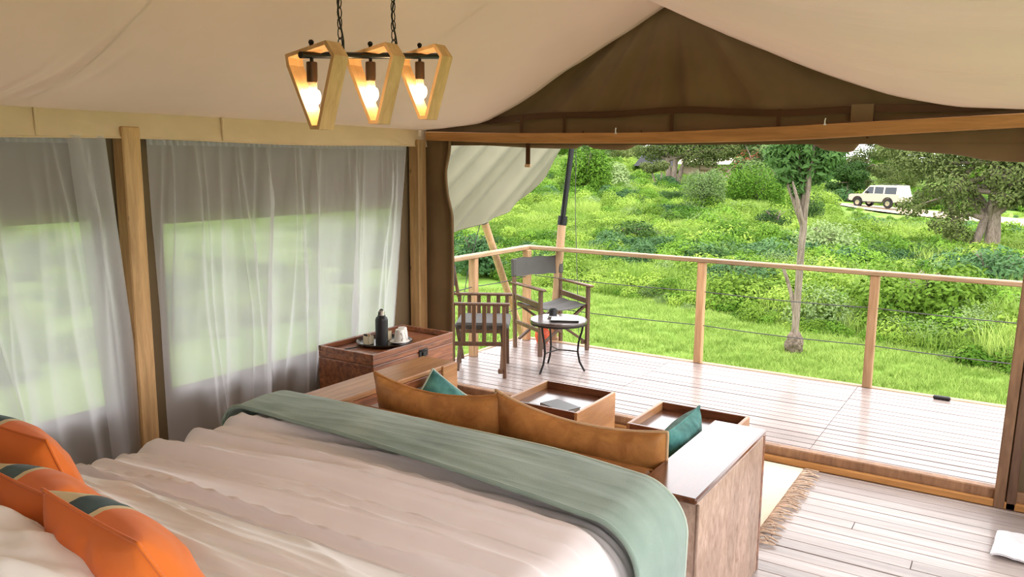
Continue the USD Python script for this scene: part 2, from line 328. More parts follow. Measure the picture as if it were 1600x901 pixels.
# the walls beside and behind the camera (canvas, with a long open net window to the right)
wr = thing('wall_right', 'brown canvas tent wall on the right with a long open window', 'wall', kind='structure')
pol = sbox(YB, 0.0, YF+.02, 2.10).difference(sbox(-1.2, .35, 4.4, 2.0))
part(wr, 'canvas', extr(pol, .012, YZ).apply_translation((.62, 0, 0)), 'wall_canvas')
wb = thing('wall_back', 'brown canvas tent wall at the head of the bed', 'wall', kind='structure')
part(wb, 'canvas', extr(Polygon([(XL-.05, 0), (.63, 0), (.63, 2.08), (RX, 2.76), (XL-.05, 2.05)]), .012, XZ).apply_translation((0, YB, 0)), 'wall_canvas')

# valance over the curtains
ys = np.linspace(YB, YF+.04, 200); zs = np.linspace(2.03, 1.888, 14)
Y, Z = np.meshgrid(ys, zs, indexing='ij'); fl = (2.03-Z)/.142
X = XL+.060+.010*fl+fl*.030*nz(np.stack([Y*3, Z*2, Y*0], -1), 2.0, 4)+.030*nz(np.stack([Y*5+Z*14, Z*3-Y, Y*0], -1), 1.5, 9)*fl+.012*nz(np.stack([Y*16-Z*20, Z*4, Y*0], -1), 1.5, 19)
Z2 = Z+.006*np.sin(Y*3.1)*fl
v = thing('trim_1', 'cream canvas valance band along the top of the left wall', 'valance', kind='structure')
part(v, 'band', sheet(np.stack([X, Y, Z2], -1), -.004), 'valance_cloth', True)
part(v, 'top_hem', tube(np.c_[np.full(200, XL+.058), ys, np.full(200, 2.026)], .006, 6), 'valance_cloth', True)
part(v, 'bottom_hem', tube(np.c_[X[:, -1], ys, Z2[:, -1]], .005, 6), 'valance_cloth', True)
for yy in (1.98, 3.0): part(v, 'joint_flap', cbox((XL+.062, yy-.006, 1.893), (XL+.078, yy+.006, 2.025), .003), 'valance_cloth')

# header beam across the opening (it bows under its own weight)
hx = np.array([-3.80, -3.679, -3.064, -2.102, -1.303, -.627, -.05, .4])
ht = PchipInterpolator(hx, [2.0, 1.998, 1.982, 1.975, 1.996, 2.023, 2.046, 2.06]); hb = PchipInterpolator(hx, [1.936, 1.933, 1.914, 1.908, 1.919, 1.949, 1.977, 1.993])
xs = np.linspace(-3.80, .4, 60)
ring = lambda x: [(x, YF-.04, hb(x)+.004), (x, YF-.036, hb(x)), (x, YF+.036, hb(x)), (x, YF+.04, hb(x)+.004), (x, YF+.04, ht(x)-.004), (x, YF+.036, ht(x)), (x, YF-.036, ht(x)), (x, YF-.04, ht(x)-.004), (x, YF-.04, hb(x)+.004)]
single('header_beam', sheet(np.array([ring(x) for x in xs]))+hull(ring(xs[0])[:8]+[(xs[0]-.001, YF, 1.96)])+hull(ring(xs[-1])[:8]+[(xs[-1]+.001, YF, 2.03)]), 'pine_x',
       'orange pine beam spanning the tent front above the deck opening', 'beam', 30, kind='structure')

# front wall: gable cloth, dark band, rolled flap, side panels
wf = thing('wall_front', 'brown canvas gable and rolled door flap of the tent front', 'wall', kind='structure')
xs = np.linspace(XL, .6, 220); vs = np.linspace(0, 1, 40)
Xg, Vg = np.meshgrid(xs, vs, indexing='ij'); zt = ceil_front(Xg)+.16; zb = 2.085+.01*np.sin(Xg*2.2)
Zg = zb+(np.maximum(zt, zb+.002)-zb)*Vg
ang = np.arctan2(Xg-RX, 2.95-Zg); rad = np.clip((2.78-Zg)*2.0, 0, 1)
Yg = YF+.07+.038*rad*(np.sin(ang*15+1.2)*.5+np.sin(ang*27+.3)*.3+nz(np.stack([ang*9, Zg*.6, ang*0], -1), 1.6, 2)*1.2)
part(wf, 'gable_cloth', sheet(np.stack([Xg, Yg, Zg], -1), -.004), 'brown_canvas', True)
xe = np.linspace(XL, .6, 120); ce = ceil_front(xe)
part(wf, 'eave_flap', sheet(np.stack([np.c_[xe, np.full(120, YF-.04), ce+.015], np.c_[xe, np.full(120, YF+.06), ce+.05], np.c_[xe, np.full(120, YF+.20), ce+.05], np.c_[xe, np.full(120, YF+.22), ce-.02]], 1), .006), 'brown_canvas', True)
vs = np.linspace(0, 1, 12); Xg, Vg = np.meshgrid(xs, vs, indexing='ij')
sw = .012*np.sin(Xg*2.6+.7)+.008*np.sin(Xg*6.1)
part(wf, 'dark_band', sheet(np.stack([Xg, YF+.030+.004*np.sin(Xg*11)+.0*Vg, 2.072+sw+.04*Vg], -1), -.005), 'dark_band', True)
Zl = 1.90+(2.075+sw-1.90)*Vg
Yl = YF+.062+.03*nz(np.stack([Xg*2.2+Zl*9, Zl*5, Xg*0], -1), 2.0, 8)*np.sin(np.pi*Vg)
part(wf, 'lower_cloth', sheet(np.stack([Xg, Yl, Zl], -1), -.004), 'brown_canvas', True)
for xx in (-2.66, -1.9, -.75, -1.25, -3.0): part(wf, 'tie_strap', cbox((xx-.012, YF+.018, 1.96), (xx+.012, YF+.024, 2.10), .002), 'dark_band')
part(wf, 'fabric_patch', cbox((-.86, YF+.014, 2.0), (-.745, YF+.022, 2.115), .002), 'brown_canvas')
# rolled-up door flap, tied at intervals, hanging just under the beam outside
rx = np.array([-3.62, -3.36, -2.9, -2.62, -2.55, -2.48, -2.25, -2.13, -1.9, -1.3, -1.1, -1.0, -.86, -.785, -.70, -.6, -.32, -.17, -.03, .5])
rz = np.array([1.905, 1.900, 1.880, 1.876, 1.905, 1.876, 1.868, 1.915, 1.925, 1.922, 1.91, 1.868, 1.855, 1.935, 1.885, 1.868, 1.840, 1.812, 1.806, 1.80])
xs2 = np.linspace(-3.62, .5, 160); zl = PchipInterpolator(rx, rz)(xs2); zc = (zl+2.02)/2; rr = (2.02-zl)/2
V = []
for x, c, r in zip(xs2, zc, rr):
    a = np.linspace(0, 2*np.pi, 17); V.append(np.c_[np.full(17, x), YF+.11+.045*np.cos(a)*(1+.25*nz([[x*6, q, 0] for q in np.cos(a)*1.5], 1.5, 3)), c+r*np.sin(a)])
part(wf, 'rolled_flap', sheet(np.array(V)), 'brown_canvas', True)
for xx in (-2.55, -2.13, -.785, .05): part(wf, 'roll_tie', tube([(xx+.012, YF+.11+.052*math.cos(a), 1.965+.062*math.sin(a)) for a in np.linspace(0, 2*np.pi, 15)[:-1]], .008, 6, True), 'dark_band', True)
s = part(wf, 'hanging_strap', cbox((-2.985, YF+.055, 1.765), (-2.95, YF+.063, 1.95), .002), 'dark_band'); part(s, 'toggle', cbox((-2.99, YF+.05, 1.748), (-2.945, YF+.068, 1.77), .004), 'piping')
ex = PchipInterpolator([0, .3, .75, 1.085, 1.371, 1.559, 1.69, 1.877, 2.0], [-3.581, -3.581, -3.577, -3.572, -3.577, -3.629, -3.64, -3.604, -3.60])
zs = np.linspace(.06, 1.98, 90); us = np.linspace(0, 1, 30); Zp, Up = np.meshgrid(zs, us, indexing='ij'); Xp = XL-.03+(ex(Zp)-XL+.03)*Up
Yp = YF+.03+.03*nz(np.stack([Xp*5, Zp*1.2, Xp*0], -1), 1.5, 6)+.025*np.exp(-((Up-.82)/.08)**2)-.03*np.exp(-((Up-1)/.05)**2)
part(wf, 'door_panel', sheet(np.stack([Xp, Yp, Zp], -1), -.006), 'brown_canvas', True)
part(wf, 'panel_hem', tube(np.c_[ex(zs)-.005, Yp[:, -1]-.004, zs], .011, 7), 'brown_canvas', True)
Zp, Up = np.meshgrid(np.linspace(.06, 1.98, 60), np.linspace(0, 1, 30), indexing='ij'); Xp = .05+.6*Up
part(wf, 'door_panel', sheet(np.stack([Xp, YF+.03+.06*nz(np.stack([Xp*4+Zp*1.5, Zp*3, Xp*0], -1), 1.5, 16), Zp], -1), -.006), 'wall_canvas', True)

for nm, a, b, lab, cc in (('corner_post', (XL, YF-.10, 0), (XL+.095, YF-.005, 1.94), 'square pine post in the tent corner beside the brown door flap', .006),
                          ('wall_post', (XL+.0, 2.385, 0), (XL+.09, 2.485, 1.95), 'knotty pine post standing between the two sheer curtains', .006)):
    single(nm, cbox(a, b, cc), 'pine', lab, 'post', kind='structure')
dj = thing('door_jamb', 'brown timber jamb at the right edge of the deck opening', 'post', kind='structure')
part(dj, 'board', bar((.022, YF, 0), (.062, YF, 1.98), .05, .07, .004, up=(0, 1, 0)), 'jamb_wood'); part(dj, 'inner_board', bar((.075, YF-.005, 0), (.11, YF-.005, 1.98), .045, .05, .004, up=(0, 1, 0)), 'chair_wood')
ds = thing('door_sill', 'low timber sill with a pine batten along the deck opening', 'sill', kind='structure')
part(ds, 'sill_board', cbox((XL, YF, 0), (.5, YF+.06, .095), .006), 'jamb_wood'); part(ds, 'batten', cbox((XL, YF-.03, 0), (.5, YF-.002, .042), .006), 'pine_x')
for x, z in ((-2.25, 1.985), (-.98, 2.02)): single('cup_hook', cat([tube([(x, YF-.045, z-.012), (x, YF-.05, z+.006), (x+.004, YF-.052, z+.02)], .004, 6), lathe([(0, 0), (.008, 0), (.008, .006), (0, .006)], 10, (x, YF-.045, z-.018))]), 'white_paint', f'small white hook on the pine beam {"under the gable middle" if x < -2 else "near its right end"}', 'hook', True)

# ------------------------------------------------------------------ floors
def planks(parent, x0, x1, y0, y1, w, gap, mt, joints, seed, th=.025, z=0.0):
    r = np.random.default_rng(seed); y = y0; k = 0
    while y < y1-.02:
        ye = min(y+w, y1); js = [x0]+(joints if joints else sorted(r.uniform(x0+.6, x1-.4, 1+int((x1-x0)/3))))+[x1]
        for a, b in zip(js[:-1], js[1:]):
            dz = r.uniform(-.0012, .0012)
            part(parent, 'plank', cbox((a+.0012, y+gap/2, z-th), (b-.0012, ye-gap/2, z+dz), .002), mt)
        y += w; k += 1
fl = thing('floor', 'greyish pink timber floorboards inside the tent', 'floor', kind='structure')
planks(fl, XL-.02, 1.6, -.62, YF-.03, .094, .004, 'floor_wood', None, 1)
part(fl, 'subfloor', cbox((XL-.05, YB, -.12), (1.7, YF+.05, -.026), .004), 'chair_wood')
dk = thing('deck', 'weathered timber deck beyond the sill', 'deck', kind='structure')
planks(dk, -4.24, 1.6, YF+.06, 6.86, .094, .008, 'deck_wood', [-2.603, -1.018, .55], 2)
part(dk, 'edge_board', cbox((-4.26, 6.862, -.16), (1.6, 6.93, .004), .004), 'rail_x', label='pale edge board along the deck front')
part(dk, 'edge_board', cbox((-4.29, YF-.02, -.16), (-4.245, 6.93, .004), .004), 'rail_y')
part(dk, 'joist', cbox((-4.24, YF+.06, -.15), (1.6, 6.86, -.03), .004), 'chair_wood')
for x in (-4.1, -2.6, -1.02, .5):
    for y in (6.8, 5.2): part(dk, 'stilt', cbox((x-.05, y-.05, -.85), (x+.05, y+.05, -.15), .004), 'rail_post')

# ------------------------------------------------------------------ sheer curtains
def curtain(ytop, ybot, zb, seed, name, label, nf):
    m, n = 60, 340; v = np.linspace(0, 1, m); u = np.linspace(0, 1, n); Vv, U = np.meshgrid(v, u, indexing='ij')
    y0 = ytop[0]+(ybot[0]-ytop[0])*Vv; y1 = ytop[1]+(ybot[1]-ytop[1])*Vv; Y = y0+(y1-y0)*U
    r = np.random.default_rng(seed); X = np.zeros_like(Y)
    for k in range(nf):                                         # irregular soft pleats that open out downwards
        c, wd, am, dr = r.uniform(0, 1), r.uniform(.005, .017), r.uniform(.025, .075)*(1 if k % 3 else .5), r.uniform(-.06, .05)
        ln = np.clip(r.uniform(.5, 1.6)-Vv, 0, 1) if k % 2 else np.clip(Vv+r.uniform(.1, .5), 0, 1)
        X += am*(.18+.82*np.clip(Vv*5, 0, 1))*ln*np.exp(-(np.abs(U-c-dr*Vv-.006*np.sin(Vv*7+k))/(wd*(.7+.9*Vv)))**1.5)
    X += .02*nz(np.stack([Y*3, Vv*1.2, Y*0], -1), 2.0, seed)*np.clip(Vv*4, .1, 1)
    X += .010*nz(np.stack([Y*14+Vv*9, Vv*14, Y*0], -1), 1.3, seed+3)*np.clip(Vv*5, 0, 1)*np.clip(1.1-Vv, 0.2, 1)
    Z = 1.90+(zb-1.90)*Vv
    t = thing(name, label, 'curtain')
    part(t, 'drape', sheet(np.stack([XL+.035+X, Y, Z], -1)), 'sheer', True)
    part(t, 'heading', sheet(np.stack([XL+.040+X[:3]*0+.006*np.sin(Y[:3]*160), Y[:3], np.linspace(1.895, 1.862, 3)[:, None]+0*Y[:3]], -1), -.003), 'sheer', True)
    part(t, 'hem', tube(np.c_[XL+.036+X[-1], Y[-1], Z[-1]], .006, 5), 'sheer', True)
    if nf < 30:                                                 # its free edge hangs doubled over
        k = int(n*.90); part(t, 'edge_fold', sheet(np.stack([XL+.060+.6*X[:, k:]+.012*np.sin(np.linspace(0, 9, n-k)), Y[:, k:]-.004, Z[:, k:]], -1)), 'sheer', True)
    e = np.array([[XL+.036+X[i, -1], Y[i, -1], Z[i, -1]] for i in range(m)]); part(t, 'side_hem', tube(e, .005, 5), 'sheer', True)
curtain((.4, 2.315), (.4, 2.44), .14, 5, 'sheer_curtain', 'white sheer curtain left of the knotty pine post', 22)
curtain((2.55, 4.63), (2.57, 4.40), .10, 9, 'sheer_curtain', 'wide white sheer curtain right of the knotty pine post', 34)

# ------------------------------------------------------------------ pendant lamp
RA, RB = np.array([-2.0, 1.86, 2.124]), np.array([-2.0, 2.60, 2.200])
rodp = lambda y: RA+(RB-RA)*(y-RA[1])/(RB[1]-RA[1])
lamp = thing('pendant_lamp', 'pendant lamp with three pale timber frames on a black rod', 'lamp')
part(lamp, 'rod', tube([rodp(1.872), rodp(2.0), rodp(2.3), rodp(2.60)], .011, 12), 'black_metal', 30)
part(lamp, 'rod_end', tube([rodp(2.60), rodp(2.65)], .010, 10), 'lamp_wood', 30)
hexa = np.array([(-.094, .004), (.092, .036), (.128, -.010), (.052, -.238), (.012, -.238), (-.088, -.034)])
for yb in (1.92, 2.20, 2.475):
    c = rodp(yb); outer = Polygon(hexa); inner = outer.buffer(-.0125, join_style=2)
    fr = extr(outer.difference(inner), .064, XZ); fr.apply_translation(c+[0.005, .032, 0])
    part(lamp, 'frame', fr, 'lamp_wood')
    st = part(lamp, 'socket', lathe([(0, -.022), (.017, -.022), (.018, -.026), (.018, -.084), (.016, -.087), (0, -.087)], 18, c), 'bronze', 40)
    part(st, 'stem', lathe([(0, -.046), (.006, -.046), (.006, .034), (0, .034)], 10, c), 'black_metal', 40)
    part(st, 'knob', moved(trimesh.creation.icosphere(2, .009), c+[0, 0, .040]), 'black_metal', True)
    b = part(lamp, 'bulb', lathe([(.014, -.108), (.023, -.114), (.0272, -.126), (.027, -.139), (.022, -.152), (.012, -.161), (0, -.164)], 20, c), 'bulb', True, label='lit round bulb')
    part(b, 'bulb_collar', lathe([(0, -.086), (.0145, -.086), (.0155, -.109), (0, -.109)], 16, c), 'cream_card', 40)
for yy, xo in ((2.052, 0), (2.325, 0)):
    c = rodp(yy); top = 2.70
    ch = []; z = c[2]+.02; k = 0
    while z < top:
        a = np.linspace(0, 2*np.pi, 13)[:-1]; w = .0095*np.cos(a); h = .0195*np.sin(a)
        pts = np.c_[w*(k % 2 == 0)+0*a, w*(k % 2 == 1)+0*a, h]+[c[0], c[1], z+.018]; ch.append(tube(pts, .0018, 6, True)); z += .0335; k += 1
    p = part(lamp, 'chain', cat(ch), 'black_metal', True)
    t = np.linspace(0, 1, 24); part(p, 'flex', tube(np.c_[c[0]+.006+.006*np.sin(t*17), c[1]+.007*np.cos(t*13), c[2]+(top-c[2])*t], .0032, 6), 'matt_black', True)
    part(p, 'chain_clip', tube([c+[0, 0, .008], c+[0, 0, .03]], .007, 8), 'black_metal', 30)

# ------------------------------------------------------------------ bed and bedding
BX0, BX1, BY0, BY1, BZ = -2.96, -.93, .10, 2.545, .665
def over(a, half, r):
    """arc-length position across a rounded edge -> (offset, drop)"""
    s = np.sign(a); q = np.abs(a); e = half-r; arc = r*np.pi/2
    th = np.clip((q-e)/r, 0, np.pi/2)
    x = np.where(q < e, q, e+r*np.sin(th)); d = np.where(q < e, 0, r*(1-np.cos(th)))+np.clip(q-e-arc, 0, None)
    return s*x, d
def bed_surface(A, B, off=0.0, seed=1, wr=1.0):
    """A across from the bed's middle, B along from the head"""
    xc, hw = (BX0+BX1)/2, (BX1-BX0)/2; x, dx = over(A, hw+off, .17); L = BY1-BY0
    y, dy = over(np.maximum(B-(L/2-.0)+0, -L), L/2+off, .11); y = np.where(B < L/2, B-L/2, y); dy = np.where(B < L/2, 0, dy)
    X = xc+x; Y = (BY0+BY1)/2+y
    crown = .018*np.cos(np.clip(x/hw, -1, 1)*np.pi/2)
    Z = BZ+off+crown-dx-dy-.015
    return X, Y, Z
def wrinkle(X, Y, seed):
    """long soft creases running across the bed, sharper on their crests"""
    q = Y+.045*np.sin(X*1.7+.6)+.10*nz(np.stack([X*.9, Y*.8, X*0], -1), 1.0, seed+4, 2)
    r1 = 1-np.abs(nz(np.stack([X*.5, q*9.5, X*0], -1), 1.0, seed, 1))*2; r2 = 1-np.abs(nz(np.stack([X*.9, q*21.0, X*0], -1), 1.0, seed+2, 1))*2
    env = .55+.9*np.clip(nz(np.stack([X*1.1, Y*1.3, X*0], -1), 1.2, seed+7, 2)+.5, 0, 1)
    return env*(.044*(r1**4-.40)+.019*(r2**4-.40))
bed = thing('bed', 'wide low bed carrying the cream duvet', 'bed')
part(bed, 'mattress', cbox((BX0+.05, BY0, .34), (BX1-.05, BY1-.03, .58), .05), 'linen'); part(bed, 'bed_base', cbox((BX0+.04, BY0, .08), (BX1-.04, BY1-.03, .338), .01), 'redwood')
for x in (BX0+.12, BX1-.12):
    for y in (.2, 2.4): part(bed, 'leg', cbox((x-.04, y-.04, 0), (x+.04, y+.04, .08), .004), 'redwood')
a = np.linspace(-1.46, 1.54, 230); b = np.linspace(.02, 2.72, 300); A, B = np.meshgrid(a, b, indexing='ij')
X, Y, Z = bed_surface(A, B, .012)
w = wrinkle(X, Y, 3); flatk = np.clip((Z-.35)/.3, 0, 1); Zd = Z+w*flatk
side = np.abs(A) > .78; Xd = X+np.where(side, np.sign(A)*.035*nz(np.stack([Y*5, Z*1.5, A*0], -1), 1.5, 7)*np.clip((np.abs(A)-.78)*5, 0, 1), 0)
duv = single('duvet', sheet(np.stack([Xd, Y, Zd], -1), .02), 'linen', 'creased cream duvet covering the bed', 'duvet', True)
# folded-back white sheet at the pillow end
a = np.linspace(-1.22, 1.22, 160); b = np.linspace(1.02, 1.36, 60); A, B = np.meshgrid(a, b, indexing='ij')
X, Y, Z = bed_surface(A, B+.05*(A+.6), .055); Z = Z+.020*(1-2*np.abs(nz(np.stack([X*.7, Y*16+X*1.5, X*0], -1), 1.2, 13, 1)))**3+.012*(1-2*np.abs(nz(np.stack([X*1.4, Y*30, X*0], -1), 1.2, 14, 1)))**3-.01+wrinkle(X, Y, 3)*.4+.010*np.sin(np.pi*(B-1.02)/.34)
single('folded_sheet', sheet(np.stack([X, Y, Z], -1), .012), 'pillow_linen', 'white top sheet folded back below the orange cushions', 'sheet', True)
# sage throw lying a little askew over the foot end
a = np.linspace(-1.42, 1.42, 240); b = np.linspace(0, 1, 70); A, Bn = np.meshgrid(a, b, indexing='ij')
B = 2.087-.085*A+Bn*(.365+.022*A)
X, Y, Z = bed_surface(A, B, .066, 2); Z = Z+(.06*wrinkle(X, Y, 3)+.035*nz(np.stack([X*1.3, Y*7+X*.8, X*0], -1), 1.0, 21)+.012*np.sin(Bn*np.pi)-.004)*np.clip((Z-.35)/.3, 0, 1)
Xt = X+np.where(A > .75, .05*nz(np.stack([Y*6, Z*1.2, A*0], -1), 1.3, 17)*np.clip((A-.75)*4, 0, 1), 0)
GT = np.stack([Xt, Y, Z], -1)
th = thing('throw_blanket', 'sage green throw laid across the foot of the bed', 'blanket')
part(th, 'cloth', sheet(GT, .014), 'sage', True)
part(th, 'edge_roll', tube(GT[:, 0]+[0, -.002, -.001], .009, 8), 'sage', True); part(th, 'selvedge', tube(GT[:, -1]+[0, 0, 0], .006, 6), 'sage_edge', True)
fr = [tube([GT[-1, j]+[0, 0, .01], GT[-1, j]+[.004, rng.uniform(-.006, .006), -.022], GT[-1, j]+[.002, rng.uniform(-.012, .012), -.05]], .003, 4) for j in range(0, 70)]
part(th, 'fringe', cat(fr), 'sage_edge', True, kind='stuff')

def pillow(w, h, t, seed, p=2.6, n=44, ear=.05, wr=.02):
    """a stuffed cushion standing in the xz plane, +y its front; returns front sheet, back sheet and the seam"""
    u = np.linspace(-1, 1, n); U, V = np.meshgrid(u, u, indexing='ij')
    X = U*w/2*(1-ear*(1-V**2)**1.0*np.abs(U)**3*1.0); Z = V*h/2*(1-ear*(1-U**2)*np.abs(V)**3)
    T = t/2*((1-np.abs(U)**p)*(1-np.abs(V)**p))**.55
    q = np.stack([X*9, Z*9, X*0], -1); e = np.clip((1-np.maximum(np.abs(U), np.abs(V)))*6, 0, 1)
    F = np.stack([X, T+e*wr*nz(q, .8, seed)*2, Z], -1); Bk = np.stack([X, -T+e*wr*nz(q, .8, seed+9)*2, Z], -1)
    seam = np.vstack([F[:, 0], F[-1, 1:], F[-2::-1, -1], F[0, -2:0:-1]])
    return F, Bk, seam
def place(G, loc, lean=0, yaw=0, roll=0):
    T = trimesh.transformations
    Mx = T.translation_matrix(loc) @ T.rotation_matrix(math.radians(yaw), (0, 0, 1)) @ T.rotation_matrix(math.radians(lean), (1, 0, 0)) @ T.rotation_matrix(math.radians(roll), (0, 1, 0))
    return G @ Mx[:3, :3].T+Mx[:3, 3]
def orange_cushion(label, loc, lean, yaw, roll, seed, size=.47, t=.20, bands=True):
    F, Bk, s = [place(g, loc, lean, yaw, roll) for g in pillow(size, size, t, seed)]
    c = thing('orange_cushion', label, 'cushion'); n = len(F); i0, i1, i2 = (int(n*.26), int(n*.46), int(n*.50)) if bands else (0, 0, 0)
    if bands:
        part(c, 'cream_stripe', sheet(F[:i0+1][::-1]), 'cream_cloth', True); part(c, 'dark_stripe', sheet(F[i0:i1+1][::-1]), 'teal_dark', True); part(c, 'olive_stripe', sheet(F[i1:i2+1][::-1]), 'cream_cloth', True)
    part(c, 'front_cover', sheet(F[i2:][::-1]), 'orange_cloth', True); part(c, 'back_cover', sheet(Bk), 'orange_cloth', True)
    part(c, 'seam', tube(s, .0045, 6, True), 'orange_cloth', True)
orange_cushion('orange cushion with cream and dark stripes nearest the bed middle', (-1.635, .985, .850), 28, -5, 0, 1, .43)
orange_cushion('orange cushion with a dark striped end between the other two', (-2.07, 1.07, .822), 36, -3, -3, 2, .44)
orange_cushion('orange cushion at the far side of the bed, nearest the curtain', (-2.56, 1.20, .815), 24, 6, 6, 3, .44)
for lab, loc, lean, yaw, roll, sd in (('rumpled white pillow leaning against the striped orange cushions', (-1.86, .71, .925), 70, -4, 2, 5), ('white pillow lying flat under the rumpled one', (-1.95, .45, .76), 86, 0, 0, 6)):
    F, Bk, s = [place(g, loc, lean, yaw, roll) for g in pillow(.92, .50, .22, sd, wr=.045)]
    c = thing('pillow', lab, 'pillow'); part(c, 'front_cover', sheet(F[::-1]), 'pillow_linen', True); part(c, 'back_cover', sheet(Bk), 'pillow_linen', True); part(c, 'seam', tube(s, .004, 6, True), 'pillow_linen', True)

# ------------------------------------------------------------------ sofa at the foot of the bed
so = thing('sofa', 'tan leather sofa with timber topped arms behind the bed', 'sofa')
AX0, AX1 = -1.095, -.862
ra = part(so, 'armrest', cbox((AX0+.012, 2.575, .0), (AX1-.004, 3.42, .628), .006), 'leather_side'); part(ra, 'arm_board', cbox((AX0, 2.545, .628), (AX1, 3.425, .652), .006), 'arm_top')
part(ra, 'front_board', cbox((AX0+.02, 3.40, .0), (AX1-.002, 3.43, .63), .004), 'redwood'); part(ra, 'welt', tube([(AX1-.003, 2.575, .01), (AX1-.003, 2.575, .62)], .006, 6), 'leather_side', True)
la = part(so, 'armrest', cbox((-2.90, 2.60, 0), (-2.745, 3.60, .622), .006), 'hide'); part(la, 'arm_board', cbox((-2.925, 2.575, .624), (-2.685, 3.625, .652), .006), 'boxwood')
part(la, 'front_post', cbox((-2.74, 3.49, .0), (-2.675, 3.628, .650), .004), 'boxwood'); part(la, 'inner_frame', cbox((-2.743, 2.6, .575), (-2.683, 3.488, .624), .003), 'redwood'); part(la, 'outer_panel', cbox((-2.92, 2.6, 0), (-2.902, 3.6, .62), .003), 'redwood')
part(so, 'backrest', cbox((-2.69, 2.585, .06), (-1.09, 2.735, .65), .022), 'leather_dk', 40); part(so, 'back_welt', tube([(-2.68, 2.732, .64), (-1.1, 2.732, .64)], .006, 6), 'leather_dk', True)
part(so, 'seat_base', cbox((-2.69, 2.58, .06), (-1.09, 3.42, .27), .01), 'redwood_x')
for k in range(2): part(so, 'seat_cushion', cbox((-2.685+k*.797, 2.745, .272), (-1.895+k*.797, 3.46, .42), .03), 'leather', 40)
for x in (-2.82, -.98):
    for y in (2.65, 3.35): part(so, 'foot', cbox((x-.03, y-.03, -.0), (x+.03, y+.03, .06), .004), 'chair_wood')
for k, (xc, w, lab) in enumerate(((-2.20, .725, 'tan leather back cushion on the left half of the sofa'), (-1.475, .77, 'tan leather back cushion on the right half of the sofa'))):
    u = np.linspace(-1, 1, 50); vv = np.linspace(-1, 1, 40); U, V = np.meshgrid(u, vv, indexing='ij')
    Xc = U*w/2*(1+.03*V); Zc = .60+V*.185-.048*np.clip(V, 0, 1)*np.cos(np.clip(U*.95+.1, -1, 1)*np.pi/2)**1.0+.012*np.clip(V, 0, 1)*U**4+(-.025*U*np.clip(V, 0, 1) if k else .0)
    T = .085*((1-np.abs(U)**3)*(1-np.abs(V)**3))**.5; q = np.stack([Xc*8, Zc*8, Xc*0], -1); e = np.clip((1-np.maximum(np.abs(U), np.abs(V)))*6, 0, 1)
    lean = .05*(V+1)
    F = np.stack([Xc+xc, 2.875-lean*.6+T+e*.012*nz(q, 1, 3+k), Zc], -1); Bk = np.stack([Xc+xc, 2.875-lean*.6-T-e*.014*nz(q, 1, 13+k), Zc], -1)
    c = thing('back_cushion', lab, 'cushion'); part(c, 'back_cover', sheet(Bk), 'leather', True); part(c, 'front_cover', sheet(F[::-1]), 'leather', True)
    part(c, 'piping', tube(np.vstack([F[:, 0], F[-1, 1:], F[-2::-1, -1], F[0, -2:0:-1]]), .0065, 7, True), 'leather' if k == 0 else 'piping', True)
for lab, loc, lean, yaw, roll, sd, sz in (('teal cushion leaning in the left arm of the sofa', (-2.585, 3.35, .50), -10, 70, 42, 21, .29), ('ribbed teal cushion tucked along the right arm of the sofa', (-1.19, 3.22, .535), 10, 92, 0, 22, .42)):
    F, Bk, s = [place(g, loc, lean, yaw, roll) for g in pillow(sz, sz*.8, .15, sd, wr=.016)]
    c = thing('teal_cushion', lab, 'cushion'); part(c, 'front_cover', sheet(F[::-1]), 'teal_cloth', True); part(c, 'back_cover', sheet(Bk), 'teal_cloth', True); part(c, 'piping', tube(s, .006, 6, True), 'sage_edge' if sd == 21 else 'teal_cloth', True)

# ------------------------------------------------------------------ tray-topped box tables
def box_table(x0, x1, y0, y1, h, label):
    t = thing('box_table', label, 'table', (0, 0, .014)); w = .02; h -= .014
    for nm, a, b, mt in (('side_panel', (x0, y0, 0), (x0+w, y1, h), 'boxwood'), ('side_panel', (x1-w, y0, 0), (x1, y1, h), 'boxwood'), ('front_panel', (x0+w, y1-w, 0), (x1-w, y1, h), 'redwood_x'), ('back_panel', (x0+w, y0, 0), (x1-w, y0+w, h), 'redwood_x')):
        part(t, nm, cbox(a, b, .003), mt)
    part(t, 'tray_top', cbox((x0+w, y0+w, h-.065), (x1-w, y1-w, h-.042), .002), 'arm_top')
box_table(-2.47, -1.985, 3.80, 4.295, .42, 'timber box table with a book in its tray top')
box_table(-1.69, -1.17, 3.80, 4.28, .42, 'timber box table with an empty tray top by the sofa arm')
bk = thing('book', 'dark book lying in the tray of the left box table', 'book', (-2.16, 3.925, .380), -20); part(bk, 'pages', cbox((-.10, -.065, .003), (.098, .063, .021), .001), 'page'); part(bk, 'cover', cat([cbox((-.102, -.067, 0), (.102, .067, .003), .001), cbox((-.102, -.067, .021), (.102, .067, .025), .001), cbox((-.103, -.067, .0), (-.099, .067, .025), .001)]), 'book_dark')

